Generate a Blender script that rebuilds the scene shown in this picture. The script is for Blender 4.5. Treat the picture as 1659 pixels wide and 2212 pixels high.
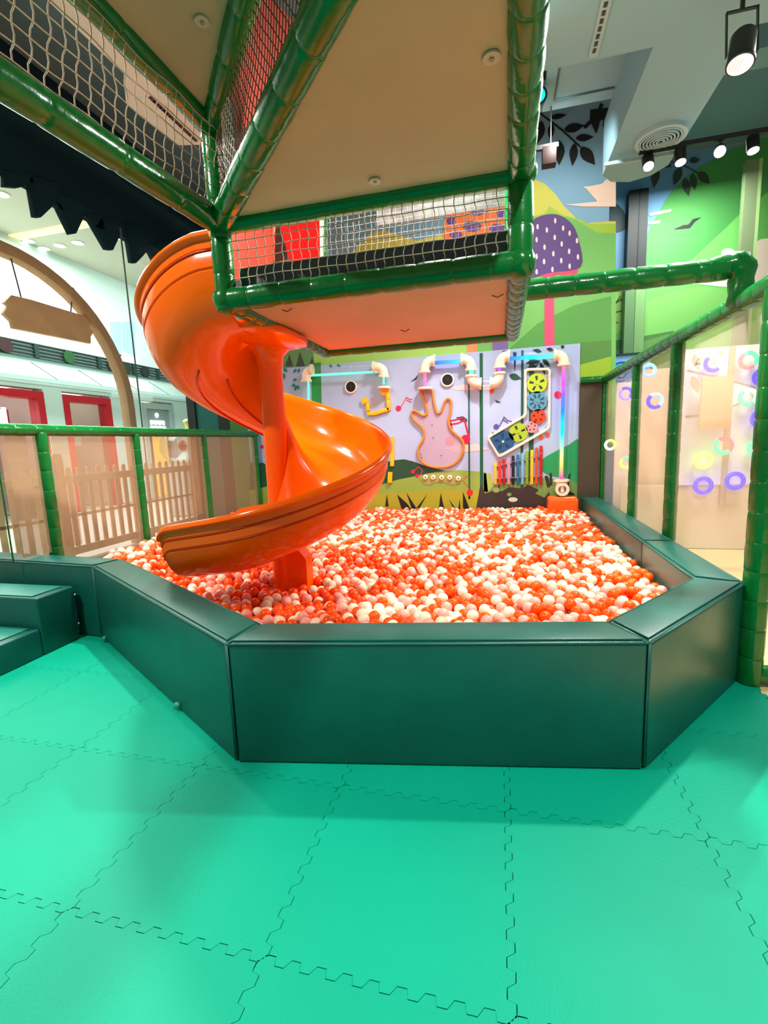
import bpy, bmesh, math, random
from mathutils import Vector, Matrix, kdtree, noise
from mathutils.geometry import tessellate_polygon
from math import sin, cos, pi, radians, hypot

for o in list(bpy.data.objects):
    bpy.data.objects.remove(o, do_unlink=True)
scene = bpy.context.scene
COL = scene.collection
random.seed(7)

# ------------------------------------------------------------------ camera
F_PX, PITCH, ROLL, YAW, CAM_H = 1010.0, radians(8.35), radians(-2.28), radians(14.0), 1.35
_cp, _sp, _cy, _sy = cos(PITCH), sin(PITCH), cos(YAW), sin(YAW)
FWD = Vector((-_sy*_cp, _cy*_cp, -_sp)); _up = Vector((-_sy*_sp, _cy*_sp, _cp)); _rt = Vector((_cy, _sy, 0))
RT = _rt*cos(ROLL) + _up*sin(ROLL); UP = _up*cos(ROLL) - _rt*sin(ROLL)
CAM = Vector((0, 0, CAM_H))
cd = bpy.data.cameras.new('camera'); cam = bpy.data.objects.new('camera', cd); COL.objects.link(cam)
cam.matrix_world = Matrix(((RT.x, UP.x, -FWD.x, CAM.x), (RT.y, UP.y, -FWD.y, CAM.y), (RT.z, UP.z, -FWD.z, CAM.z), (0, 0, 0, 1)))
cd.sensor_fit = 'VERTICAL'; cd.sensor_height = 36.0; cd.sensor_width = 27.0
cd.lens = F_PX/2212*36.0; cd.clip_start = 0.02; cd.clip_end = 200
scene.camera = cam

# ------------------------------------------------------------------ world, lights, exposure
w = bpy.data.worlds.new('hall_light'); scene.world = w; w.use_nodes = True
w.node_tree.nodes['Background'].inputs[0].default_value = (1.0, 0.985, 0.96, 1)
w.node_tree.nodes['Background'].inputs[1].default_value = 0.22
vs = scene.view_settings
vs.view_transform = 'Standard'; vs.look = 'None'; vs.gamma = 1.0; vs.use_curve_mapping = False
vs.exposure = 0.35

def lamp(name, kind, loc, energy, color=(1, 1, 1), aim=None, size=0.1, spot=None, blend=0.5, size_y=None):
    l = bpy.data.lights.new(name, kind); l.energy = energy; l.color = color
    if kind == 'AREA':
        l.size = size
        if size_y: l.shape = 'RECTANGLE'; l.size_y = size_y
    else:
        l.shadow_soft_size = size
    if kind == 'SPOT':
        l.spot_size = radians(spot); l.spot_blend = blend
    o = bpy.data.objects.new(name, l); COL.objects.link(o); o.location = loc
    if aim is not None:
        o.rotation_euler = (Vector(aim)-Vector(loc)).to_track_quat('-Z', 'Y').to_euler()
    return o
# ceiling spots of the play hall, plus two added fill spots
lamp('ceiling_spot_pit', 'SPOT', (-.1, 5.1, 3.95), 290, (1, .93, .82), (-.7, 4.2, .3), .08, 130, .6)
lamp('ceiling_spot_tower', 'SPOT', (-.45, 3.65, 3.96), 520, (1, .97, .92), (-.4, 2.2, 0), .05, 150, .5)
lamp('ceiling_spot_front', 'SPOT', (1.40, 3.58, 3.45), 330, (1, .97, .93), (.2, 1.2, 0), .05, 120, .5)
lamp('ceiling_spot_entry', 'SPOT', (-2.7, 3.5, 3.96), 420, (1, .97, .94), (-1.9, 1.6, 0), .05, 130, .5)
lamp('floor_fill_spot', 'SPOT', (.75, .1, 3.93), 340, (1, .98, .95), (.0, 1.0, 0), .06, 130, .6)  # added fill, unseen, to brighten the front floor
lamp('left_fill_spot', 'SPOT', (-3.0, .5, 3.93), 320, (1, .97, .93), (-1.9, 1.9, .3), .06, 120, .6)  # added fill, unseen, to brighten the slide's outer side and left floor
lamp('ceiling_spot_slide', 'SPOT', (-3.1, 3.1, 3.92), 130, (1, .95, .88), (-1.5, 3.6, .8), .08, 110, .5)
lamp('ceiling_spot_board', 'SPOT', (-.2, 5.0, 3.9), 60, (1, .97, .95), (-.6, 6.6, 1.6), .08, 130, .6)
lamp('ceiling_spot_mural', 'SPOT', (.65, 4.9, 4.35), 80, (1, .97, .92), (.4, 6.6, 3.0), .08, 120, .6)
lamp('side_room_light', 'AREA', (2.4, 4.4, 3.85), 75, (1, .97, .93), (2.4, 4.4, 0), 1.2)
lamp('side_room_back_light', 'AREA', (2.4, 7.3, 4.6), 80, (1, .97, .93), (2.4, 8.2, 1.5), 1.2)
lamp('mall_light', 'AREA', (-7.6, 6.5, 5.9), 520, (1, .98, .93), (-7.6, 6.5, 0), 4.0, size_y=7)
lamp('mall_front_light', 'AREA', (-8.2, 11.5, 5.9), 260, (.95, 1, .97), (-9.5, 11.5, 1), 3.0, size_y=6)

# ------------------------------------------------------------------ projection of photo points on real planes
def ray(x, y): return FWD + RT*((x-829.5)/F_PX) - UP*((y-1106)/F_PX)
def atz(x, y, z):
    d = ray(x, y); return CAM + d*((z-CAM_H)/d.z)
def aty(x, y, Y):
    d = ray(x, y); return CAM + d*(Y/d.y)
def atx(x, y, X):
    d = ray(x, y); return CAM + d*(X/d.x)

# ------------------------------------------------------------------ materials
MATS = {}
def mat(name, col, rough=.5, spec=.5, bump=0, bscale=40, vary=0, vscale=3, metal=0, emit=None, estr=1, coat=0, trans=0, alpha=None):
    if name in MATS: return MATS[name]
    m = bpy.data.materials.new(name); m.use_nodes = True; nt = m.node_tree; b = nt.nodes['Principled BSDF']
    b.inputs['Base Color'].default_value = (*col, 1); b.inputs['Roughness'].default_value = rough
    b.inputs['Specular IOR Level'].default_value = spec; b.inputs['Metallic'].default_value = metal
    b.inputs['Coat Weight'].default_value = coat
    if emit:
        b.inputs['Emission Color'].default_value = (*emit, 1); b.inputs['Emission Strength'].default_value = estr
    tc = nt.nodes.new('ShaderNodeTexCoord')
    if vary:
        n = nt.nodes.new('ShaderNodeTexNoise'); n.inputs['Scale'].default_value = vscale; n.inputs['Detail'].default_value = 4
        nt.links.new(tc.outputs['Object'], n.inputs['Vector'])
        r = nt.nodes.new('ShaderNodeValToRGB')
        r.color_ramp.elements[0].position = .3; r.color_ramp.elements[1].position = .7
        r.color_ramp.elements[0].color = (*[c*(1-vary) for c in col], 1)
        r.color_ramp.elements[1].color = (*[min(1, c*(1+vary)) for c in col], 1)
        nt.links.new(n.outputs['Fac'], r.inputs['Fac']); nt.links.new(r.outputs['Color'], b.inputs['Base Color'])
    if bump:
        n2 = nt.nodes.new('ShaderNodeTexNoise'); n2.inputs['Scale'].default_value = bscale; n2.inputs['Detail'].default_value = 3
        nt.links.new(tc.outputs['Object'], n2.inputs['Vector'])
        bp = nt.nodes.new('ShaderNodeBump'); bp.inputs['Strength'].default_value = bump; bp.inputs['Distance'].default_value = .01
        nt.links.new(n2.outputs['Fac'], bp.inputs['Height']); nt.links.new(bp.outputs['Normal'], b.inputs['Normal'])
    MATS[name] = m
    return m
def srgb(r, g, b):
    f = lambda c: ((c/255+.055)/1.055)**2.4 if c > 10 else c/255/12.92
    return (f(r), f(g), f(b))
_pc = {}
def paint(r, g, b, rough=.55):
    k = (r, g, b, rough)
    if k not in _pc:
        _pc[k] = mat('print_%d_%d_%d_%d' % (r, g, b, int(rough*100)), srgb(r, g, b), rough, .35)
    return _pc[k]
def see_through(name, col, fac, rough=.8, weave=0):
    m = bpy.data.materials.new(name); m.use_nodes = True; nt = m.node_tree
    out = nt.nodes['Material Output']; b = nt.nodes['Principled BSDF']
    b.inputs['Base Color'].default_value = (*col, 1); b.inputs['Roughness'].default_value = rough
    t = nt.nodes.new('ShaderNodeBsdfTransparent'); mx = nt.nodes.new('ShaderNodeMixShader')
    mx.inputs[0].default_value = fac
    nt.links.new(t.outputs[0], mx.inputs[1]); nt.links.new(b.outputs[0], mx.inputs[2]); nt.links.new(mx.outputs[0], out.inputs[0])
    if weave:
        tc = nt.nodes.new('ShaderNodeTexCoord'); 
        wv = nt.nodes.new('ShaderNodeTexWave'); wv.wave_type = 'BANDS'; wv.bands_direction = 'DIAGONAL'
        wv.inputs['Scale'].default_value = weave; wv.inputs['Distortion'].default_value = .4
        nt.links.new(tc.outputs['Object'], wv.inputs['Vector'])
        mr = nt.nodes.new('ShaderNodeMapRange'); mr.inputs['To Min'].default_value = fac*.75; mr.inputs['To Max'].default_value = min(1, fac*1.25)
        nt.links.new(wv.outputs['Fac'], mr.inputs['Value']); nt.links.new(mr.outputs[0], mx.inputs[0])
    MATS[name] = m
    return m
def clear(name, tint=(1, 1, 1), base=.06):
    m = bpy.data.materials.new(name); m.use_nodes = True; nt = m.node_tree; out = nt.nodes['Material Output']
    t = nt.nodes.new('ShaderNodeBsdfTransparent'); t.inputs[0].default_value = (*tint, 1)
    g = nt.nodes.new('ShaderNodeBsdfGlossy'); g.inputs['Roughness'].default_value = .08
    lw = nt.nodes.new('ShaderNodeLayerWeight'); lw.inputs['Blend'].default_value = .5
    pw = nt.nodes.new('ShaderNodeMath'); pw.operation = 'POWER'; pw.inputs[1].default_value = 4.0
    ad = nt.nodes.new('ShaderNodeMath'); ad.operation = 'MULTIPLY_ADD'; ad.inputs[1].default_value = .5; ad.inputs[2].default_value = base
    mx = nt.nodes.new('ShaderNodeMixShader')
    nt.links.new(lw.outputs['Facing'], pw.inputs[0]); nt.links.new(pw.outputs[0], ad.inputs[0]); nt.links.new(ad.outputs[0], mx.inputs[0])
    nt.links.new(t.outputs[0], mx.inputs[1]); nt.links.new(g.outputs[0], mx.inputs[2]); nt.links.new(mx.outputs[0], out.inputs[0])
    MATS[name] = m
    return m
def glow_ramp(name, stops, strength, axis='Z'):
    m = bpy.data.materials.new(name); m.use_nodes = True; nt = m.node_tree; out = nt.nodes['Material Output']
    e = nt.nodes.new('ShaderNodeEmission'); e.inputs[1].default_value = strength
    tc = nt.nodes.new('ShaderNodeTexCoord'); sp = nt.nodes.new('ShaderNodeSeparateXYZ'); r = nt.nodes.new('ShaderNodeValToRGB')
    nt.links.new(tc.outputs['Generated'], sp.inputs[0]); nt.links.new(sp.outputs[axis], r.inputs[0])
    el = r.color_ramp.elements
    el[0].position = stops[0][0]; el[0].color = (*stops[0][1], 1)
    el[1].position = stops[-1][0]; el[1].color = (*stops[-1][1], 1)
    for p, c in stops[1:-1]:
        q = el.new(p); q.color = (*c, 1)
    nt.links.new(r.outputs[0], e.inputs[0]); nt.links.new(e.outputs[0], out.inputs[0])
    MATS[name] = m
    return m

M_PAD = mat('dark_green_vinyl', (.003, .10, .075), .36, .5, .10, 120, .10, 5)
M_STEP = M_PAD
M_POLE = mat('green_sleeve_vinyl', (.001, .12, .018), .2, .45, .2, 26, .12, 4)
M_DECK = mat('beige_deck_board', (.47, .31, .20), .6, .3, .08, 60, .06, 2)
M_SLIDE = mat('orange_fibreglass', (1.0, .125, .0), .16, .3, .03, 14, .03, 2)
M_GROOVE = mat('orange_groove', (.62, .035, .0), .35, .4)
M_NET = mat('net_cord', srgb(178, 160, 138), .8, .2)
M_NETW = mat('pale_net_cord', srgb(214, 206, 196), .8, .2)
M_NETD = mat('dark_net_cord', srgb(92, 62, 50), .8, .2)
M_NAVY = mat('navy_vinyl', srgb(14, 40, 52), .45, .4, .08, 60)
M_MESH = see_through('tan_mesh_fabric', srgb(200, 166, 130), .21, .8, 260)
M_MESHR = see_through('cream_mesh_fabric', srgb(244, 226, 200), .13, .8, 260)
M_WOOD = mat('pale_timber', srgb(206, 168, 130), .6, .3, .1, 30, .08, 6)
M_WOOD2 = mat('sign_timber', srgb(240, 198, 154), .6, .3, .12, 30, .08, 4)
M_WHITE = mat('white_paint', (.78, .80, .79), .6, .3, .04, 30, .03, 1)
M_BLACK = mat('black_metal', (.008, .008, .01), .4, .5)
M_PVC = mat('cream_pvc', srgb(246, 226, 200), .35, .5, 0, 1, .03, 8)
M_CLEAR = clear('clear_acrylic')
M_STEEL = mat('steel', (.6, .6, .6), .3, .5, metal=1)

# ------------------------------------------------------------------ mesh building
class MB:
    def __init__(s): s.v = []; s.f = []; s.mi = []
    def add(s, vs, fs, mi=0):
        n = len(s.v); s.v += [tuple(v) for v in vs]; s.f += [tuple(i+n for i in f) for f in fs]; s.mi += [mi]*len(fs); return s
    def box(s, a, b, mi=0):
        x0, y0, z0 = [min(a[i], b[i]) for i in range(3)]; x1, y1, z1 = [max(a[i], b[i]) for i in range(3)]
        return s.add([(x0, y0, z0), (x1, y0, z0), (x1, y1, z0), (x0, y1, z0), (x0, y0, z1), (x1, y0, z1), (x1, y1, z1), (x0, y1, z1)],
                     [(3, 2, 1, 0), (4, 5, 6, 7), (0, 1, 5, 4), (1, 2, 6, 5), (2, 3, 7, 6), (3, 0, 4, 7)], mi)
    def bar(s, p, q, wd, ht, mi=0, upv=(0, 0, 1)):
        p = Vector(p); q = Vector(q); d = (q-p).normalized(); u = Vector(upv)
        if abs(d.dot(u)) > .95: u = Vector((1, 0, 0))
        a = d.cross(u).normalized()*wd/2; b = a.cross(d).normalized()*ht/2
        return s.add([p-a-b, p+a-b, p+a+b, p-a+b, q-a-b, q+a-b, q+a+b, q-a+b],
                     [(0, 1, 2, 3), (7, 6, 5, 4), (0, 4, 5, 1), (1, 5, 6, 2), (2, 6, 7, 3), (3, 7, 4, 0)], mi)
    def tube(s, pts, r, n=8, mi=0, cap=True, closed=False):
        pts = [Vector(p) for p in pts]; m = len(pts); rs = r if isinstance(r, (list, tuple)) else [r]*m
        base = []; prev = None
        for i, p in enumerate(pts):
            if closed: t = pts[(i+1) % m]-pts[i-1]
            else: t = pts[min(i+1, m-1)]-pts[max(i-1, 0)]
            t.normalize()
            if prev is None:
                u = Vector((0, 0, 1)) if abs(t.z) < .9 else Vector((1, 0, 0))
                a = t.cross(u).normalized()
            else:
                a = (prev-t*prev.dot(t)).normalized()
            prev = a; b = t.cross(a)
            base += [p+(a*cos(2*pi*k/n)+b*sin(2*pi*k/n))*rs[i] for k in range(n)]
        fs = []
        for i in range(m if closed else m-1):
            j = (i+1) % m
            fs += [(i*n+k, i*n+(k+1) % n, j*n+(k+1) % n, j*n+k) for k in range(n)]
        if cap and not closed:
            fs += [tuple(range(n))[::-1], tuple((m-1)*n+k for k in range(n))]
        return s.add(base, fs, mi)
    def ball(s, c, r, nu=16, nv=10, mi=0, sq=(1, 1, 1)):
        c = Vector(c); vs = [c+Vector((0, 0, r*sq[2]))]
        for i in range(1, nv):
            a = pi*i/nv
            vs += [c+Vector((r*sin(a)*cos(2*pi*k/nu)*sq[0], r*sin(a)*sin(2*pi*k/nu)*sq[1], r*cos(a)*sq[2])) for k in range(nu)]
        vs.append(c-Vector((0, 0, r*sq[2]))); L = len(vs)-1
        fs = [(0, 1+k, 1+(k+1) % nu) for k in range(nu)]
        for i in range(nv-2):
            o = 1+i*nu
            fs += [(o+k, o+nu+k, o+nu+(k+1) % nu, o+(k+1) % nu) for k in range(nu)]
        o = 1+(nv-2)*nu
        fs += [(o+k, L, o+(k+1) % nu) for k in range(nu)]
        return s.add(vs, fs, mi)
    def prism(s, poly, ext, mi=0):
        "poly: list of 3D points of a planar polygon, ext: extrusion vector"
        n = len(poly); e = Vector(ext); a = [Vector(p) for p in poly]; b = [p+e for p in a]
        return s.add(a+b, [tuple(range(n))[::-1], tuple(range(n, 2*n))]+[(i, (i+1) % n, n+(i+1) % n, n+i) for i in range(n)], mi)
    def disc(s, c, nrm, r, h, n=24, mi=0, r2=None):
        c = Vector(c); nrm = Vector(nrm).normalized(); u = Vector((0, 0, 1)) if abs(nrm.z) < .9 else Vector((1, 0, 0))
        a = nrm.cross(u).normalized(); b = nrm.cross(a)
        if r2 is None:
            return s.prism([c+(a*cos(2*pi*k/n)+b*sin(2*pi*k/n))*r for k in range(n)], nrm*h, mi)
        A = [c+(a*cos(2*pi*k/n)+b*sin(2*pi*k/n))*r for k in range(n)]; B = [c+(a*cos(2*pi*k/n)+b*sin(2*pi*k/n))*r2 for k in range(n)]
        e = nrm*h; vs = A+B+[p+e for p in A]+[p+e for p in B]; fs = []
        for k in range(n):
            j = (k+1) % n
            fs += [(k, j, n+j, n+k), (2*n+k, 3*n+k, 3*n+j, 2*n+j), (k, 2*n+k, 2*n+j, j), (n+k, n+j, 3*n+j, 3*n+k)]
        return s.add(vs, fs, mi)

def obj(name, mb, mats, parent=None, smooth=False, bevel=0, segs=2, loc=None, tri=False):
    me = bpy.data.meshes.new(name)
    if isinstance(mb, MB):
        me.from_pydata(mb.v, [], mb.f)
        if any(mb.mi):
            me.polygons.foreach_set('material_index', mb.mi)
    for m in (mats if isinstance(mats, (list, tuple)) else [mats]): me.materials.append(m)
    bm = bmesh.new(); bm.from_mesh(me)
    if bevel:
        es = [e for e in bm.edges if len(e.link_faces) == 2 and e.calc_face_angle(0) > .5]
        bmesh.ops.bevel(bm, geom=es, offset=bevel, segments=segs, profile=.5, affect='EDGES')
    bmesh.ops.recalc_face_normals(bm, faces=bm.faces)
    ng = [f for f in bm.faces if len(f.verts) > 4]
    if ng: bmesh.ops.triangulate(bm, faces=ng)
    bm.to_mesh(me); bm.free()
    if smooth or bevel:
        me.polygons.foreach_set('use_smooth', [True]*len(me.polygons))
        if smooth != 'full':
            me.set_sharp_from_angle(angle=radians(40))
    me.update()
    o = bpy.data.objects.new(name, me); COL.objects.link(o)
    if loc: o.location = loc
    if parent: o.parent = parent
    return o
def local(parent, mb):
    "shift world-space vertices into the space of an Empty placed at a location"
    L = parent.location; mb.v = [(x-L.x, y-L.y, z-L.z) for x, y, z in mb.v]; return mb
def tag(o, label=None, cat=None, group=None, kind=None):
    if label: o['label'] = label
    if cat: o['category'] = cat
    if group: o['group'] = group
    if kind: o['kind'] = kind
    return o
def thing(name, label, cat, loc=(0, 0, 0), group=None):
    o = bpy.data.objects.new(name, None); COL.objects.link(o); o.location = loc; o.empty_display_size = .1
    return tag(o, label, cat, group)
def part(t, name, mb, m, smooth=False, bevel=0, segs=2, label=None, kind=None, sub=None):
    root = t
    o = obj(name, local(root, mb), m, sub if sub else root, smooth, bevel, segs)
    if label: o['label'] = label
    if kind: o['kind'] = kind
    return o
def struct(name, mb, m, label=None, **k):
    o = obj(name, mb, m, **k); o['kind'] = 'structure'
    if label: o['label'] = label; 
    return o
def smoothloop(pts, n=6, closed=True):
    pts = [Vector(p) for p in pts]; m = len(pts); out = []
    rng = range(m if closed else m-1)
    for i in rng:
        p0 = pts[(i-1) % m] if closed or i > 0 else pts[0]; p1 = pts[i]; p2 = pts[(i+1) % m]; p3 = pts[(i+2) % m] if closed or i+2 < m else pts[-1]
        for k in range(n):
            t = k/n
            out.append(.5*((2*p1)+(p2-p0)*t+(2*p0-5*p1+4*p2-p3)*t*t+(3*p1-p0-3*p2+p3)*t**3))
    if not closed: out.append(pts[-1])
    return out

def decal(host, name, pts, colr, plane, off, smooth=0, th=.0012, m=None, label=None, poly3=None):
    "thin printed shape lying on a vertical wall: plane ('y', Y) or ('x', X); off = height above the surface"
    ax, val = plane
    P = poly3 if poly3 else [(aty(x, y, val) if ax == 'y' else atx(x, y, val)) for x, y in pts]
    if smooth: P = smoothloop(P, smooth)
    sgn = -1 if val > 0 else 1
    e = Vector((0, 1, 0)) if ax == 'y' else Vector((1, 0, 0))
    P = [p+e*(sgn*off) for p in P]
    mb = MB().prism(P, e*(sgn*th))
    L = host.location; mb.v = [(x-L.x, y-L.y, z-L.z) for x, y, z in mb.v]
    o = obj(name, mb, m or paint(*colr), host)
    if label: o['label'] = label
    return o
def ell(cx, cy, rx, ry, n=18, rot=0):
    return [(cx+rx*cos(2*pi*k/n)*cos(rot)-ry*sin(2*pi*k/n)*sin(rot), cy+rx*cos(2*pi*k/n)*sin(rot)+ry*sin(2*pi*k/n)*cos(rot)) for k in range(n)]
def leafpts(x0, y0, x1, y1, wd):
    dx, dy = x1-x0, y1-y0; L = hypot(dx, dy); nx, ny = -dy/L, dx/L; up_, dn = [], []
    for t, k in ((.12, .55), (.3, .95), (.5, 1), (.7, .7), (.87, .3)):
        up_.append((x0+dx*t+nx*wd*k, y0+dy*t+ny*wd*k)); dn.append((x0+dx*t-nx*wd*k, y0+dy*t-ny*wd*k))
    return [(x0, y0)]+up_+[(x1, y1)]+dn[::-1]
def stroke(pts, wd):
    "polyline in pixels to a polygon ribbon"
    a, b = [], []
    for i, (x, y) in enumerate(pts):
        x0, y0 = pts[max(i-1, 0)]; x1, y1 = pts[min(i+1, len(pts)-1)]
        L = hypot(x1-x0, y1-y0) or 1; nx, ny = -(y1-y0)/L*wd/2, (x1-x0)/L*wd/2
        a.append((x+nx, y+ny)); b.append((x-nx, y-ny))
    return a+b[::-1]

def padtube(p, q, r=.056, seg=.17, n=14, seed=0):
    "padded sleeve: straight tube gathered at ties every seg metres, with wrinkles"
    p = Vector(p); q = Vector(q); L = (q-p).length; k = max(1, round(L/seg)); pts = []; rs = []
    prof = ((0, .93), (.025, .975), (.08, 1.0), (.3, 1.015), (.5, 1.02), (.7, 1.015), (.92, 1.0), (.975, .975))
    for i in range(k):
        for t, s in prof:
            pts.append(p.lerp(q, (i+t)/k)); rs.append(r*s)
    pts.append(q); rs.append(r*.93)
    mb = MB().tube(pts, rs, n)
    d = (q-p).normalized(); out = []
    for v in mb.v:
        v = Vector(v); ax = p+d*(v-p).dot(d); rad = v-ax
        nz = noise.noise(v*17+Vector((seed, 0, 0)))*.035+noise.noise(v*45)*.022
        out.append(tuple(ax+rad*(1+nz)))
    mb.v = out
    return mb

# ================================================================== SETTING
YB = 6.6                                        # back wall with the mural
# floor: base slab and interlocking foam tiles
M_TILE = mat('teal_foam', (.0, .35, .21), .5, .16, .0, 1, .05, 1.3)
nt = M_TILE.node_tree
_tc = nt.nodes.new('ShaderNodeTexCoord'); _br = nt.nodes.new('ShaderNodeTexVoronoi'); _br.inputs['Scale'].default_value = 210
_bp = nt.nodes.new('ShaderNodeBump'); _bp.inputs['Strength'].default_value = .25; _bp.inputs['Distance'].default_value = .002
nt.links.new(_tc.outputs['Object'], _br.inputs['Vector']); nt.links.new(_br.outputs['Distance'], _bp.inputs['Height'])
nt.links.new(_bp.outputs['Normal'], nt.nodes['Principled BSDF'].inputs['Normal'])
floor = struct('floor', MB().box((-5.3, -4.5, -.12), (1.32, 7.2, -.022)), mat('floor_screed', (.0, .14, .085), .8))
T = .645; GX, GY = .026, .945
def jig(n=9, d=.011):
    pts = []
    for i in range(n):
        a, b = i/n, (i+1)/n; m_ = (a+b)/2; s_ = d
        pts += [(a+.012, s_), (m_-.004, s_*1.0), (m_+.004, -s_), (b-.012, -s_)]
    return [(0, 0)]+[(t, o_) for t, o_ in pts if 0 < t < 1]
J = jig(); poly = []
poly += [(t*T, o_) for t, o_ in J]
poly += [(T+o_, t*T) for t, o_ in J]
top = [(t*T, T+o_) for t, o_ in J][1:][::-1]; left = [(o_, t*T) for t, o_ in J][1:][::-1]
poly += [(T, T)]+top+[(0, T)]+left
cx = T/2
poly = [((x-cx)*.9964, (y-cx)*.9964) for x, y in poly]
tile_me = None
for i in range(-8, 2):
    for j in range(-4, 4):
        x, y = GX+T*i+cx, GY+T*j+cx
        if y > 3.2 or x < -5.2: continue
        if tile_me is None:
            vt = [Vector((a, b, 0)) for a, b in poly]; n_ = len(vt); mt = MB()
            tr_ = [f for f in tessellate_polygon([vt])]
            mt.add(vt+[v-Vector((0, 0, .02)) for v in vt], [tuple(f) for f in tr_]+[(k, (k+1) % n_, n_+(k+1) % n_, n_+k) for k in range(n_)])
            o = obj('mat_tile', mt, M_TILE, floor); tile_me = o.data
        else:
            o = bpy.data.objects.new('mat_tile', tile_me); COL.objects.link(o); o.parent = floor
        o.location = (x, y, 0)
struct('floor_side_room', MB().box((1.32, -4.5, -.12), (6, 9, -.01)), mat('pale_yellow_floor', srgb(232, 205, 140), .5, .4, .03, 20, .05, 2))
struct('floor_mall', MB().box((-16, -4.5, -.14), (-5.3, 26, -.02)), mat('mall_stone', (.62, .60, .55), .35, .4, 0, 1, .05, 1))

# back wall with printed mural
wall = struct('wall_back', MB().box((-3.75, YB, -.02), (1.30, YB+.14, 5.4)), paint(126, 176, 205))
PY = ('y', YB)
def mur(name, pts, col, off, smooth=0, **k): return decal(wall, name, pts, col, PY, off, smooth, **k)
mur('mural_hill', [(640, 800), (640, 720), (700, 640), (760, 545), (800, 505), (830, 497), (870, 510), (900, 520), (960, 505), (1060, 440), (1110, 400), (1154, 387), (1177, 397), (1201, 421), (1218, 445), (1245, 472), (1268, 482), (1316, 478), (1330, 478), (1330, 800)], (204, 208, 92), .001)
mur('mural_hill', [(600, 900), (600, 700), (700, 640), (800, 600), (900, 580), (1050, 520), (1150, 468), (1177, 461), (1186, 445), (1201, 455), (1215, 465), (1252, 474), (1275, 484), (1330, 484), (1330, 900)], (160, 200, 70), .003)
mur('mural_hill', [(600, 960), (600, 760), (800, 690), (1000, 640), (1100, 570), (1160, 510), (1221, 468), (1245, 476), (1268, 490), (1289, 503), (1330, 505), (1330, 960)], (116, 190, 100), .005)
mur('mural_hill', [(676, 900), (676, 745), (900, 735), (1000, 742), (1100, 820), (1000, 900)], (160, 214, 104), .007, 0)
mur('mural_hill', [(1080, 900), (1082, 770), (1160, 700), (1240, 660), (1320, 640), (1320, 900)], (88, 160, 76), .007, 0)
mur('mural_hill', [(1110, 790), (1200, 745), (1320, 735), (1320, 900), (1100, 900)], (84, 142, 66), .009, 0)
mur('mural_hill', [(1246, 900), (1246, 790), (1320, 770), (1318, 900)], (150, 190, 46), .011, 0)
mur('mural_hill', [(560, 820), (560, 740), (676, 735), (681, 820)], (104, 156, 98), .009, 0)
for a in ([(616, 792), (626, 765), (634, 792)], [(640, 792), (648, 760), (660, 792)], [(668, 792), (675, 770), (680, 792)]):
    mur('mural_grass', a, (70, 82, 72), .011)
mur('mural_cloud', [(1220, 443), (1290, 436), (1262, 404), (1300, 400), (1330, 365), (1330, 447), (1260, 447)], (238, 214, 196), .008, 0)
mur('mural_cloud', [(1258, 406), (1300, 398), (1326, 372), (1326, 418), (1290, 415)], (240, 218, 200), .010)
mur('mural_mushroom_cap', [(960, 520), (966, 460), (985, 430), (1030, 412), (1075, 420), (1098, 450), (1100, 520), (1030, 530)], (240, 126, 62), .009, 4)
for x, y, a, b in ((985, 445, 14, 9), (1030, 455, 17, 12), (1080, 425, 14, 10), (1085, 462, 13, 10), (1020, 490, 20, 12), (1075, 495, 18, 11), (975, 478, 10, 10), (985, 508, 14, 8), (1040, 424, 12, 7)):
    mur('mural_spot', ell(x, y, a, b), (110, 76, 150), .011)
mur('mural_stem', [(1008, 560), (1030, 560), (1031, 800), (1009, 800)], (240, 150, 96), .012)
mur('mural_stem', [(1064, 640), (1096, 636), (1098, 800), (1064, 800)], (128, 108, 172), .012)
mur('mural_stem', [(1176, 605), (1196, 605), (1198, 800), (1176, 800)], (250, 80, 118), .012)
mur('mural_mushroom_gill', [(1120, 595), (1145, 588), (1250, 576), (1246, 592), (1225, 598), (1205, 592), (1185, 602), (1165, 596), (1140, 606)], (246, 70, 110), .013)
mur('mural_mushroom_cap', [(1120, 600), (1122, 520), (1140, 485), (1170, 467), (1205, 465), (1235, 485), (1250, 520), (1254, 577), (1190, 590)], (88, 62, 128), .014, 4)
for x, y in ((1161, 491), (1181, 498), (1199, 478), (1216, 494), (1230, 505), (1159, 519), (1198, 514), (1213, 528), (1246, 521), (1176, 535), (1195, 549), (1229, 544), (1159, 555), (1175, 566), (1212, 564), (1230, 576), (1248, 556), (1193, 583), (1159, 588)):
    mur('mural_dot', ell(x, y, 2.6, 6, 12), (250, 214, 214), .016)
DK = (26, 30, 30)
mur('mural_branch', stroke([(1140, 222), (1172, 250), (1215, 283), (1253, 318)], 4), DK, .009)
mur('mural_branch', stroke([(1262, 277), (1290, 250), (1300, 225)], 8), DK, .009)
for a in ((1162, 240, 1178, 225, 7), (1188, 256, 1224, 249, 6), (1170, 262, 1160, 312, 11), (1192, 268, 1188, 304, 7), (1218, 282, 1262, 272, 10), (1207, 303, 1208, 358, 12), (1241, 310, 1236, 360, 9), (1243, 300, 1282, 297, 8), (1254, 318, 1285, 357, 13), (1285, 240, 1288, 290, 9), (1308, 252, 1309, 291, 7), (1320, 258, 1326, 276, 6), (1316, 240, 1330, 232, 8)):
    mur('mural_leaf', leafpts(*a), DK, .011)
mur('mural_leaf', [(1275, 238), (1330, 232), (1330, 250), (1296, 262), (1286, 288), (1274, 262)], DK, .010)

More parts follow.
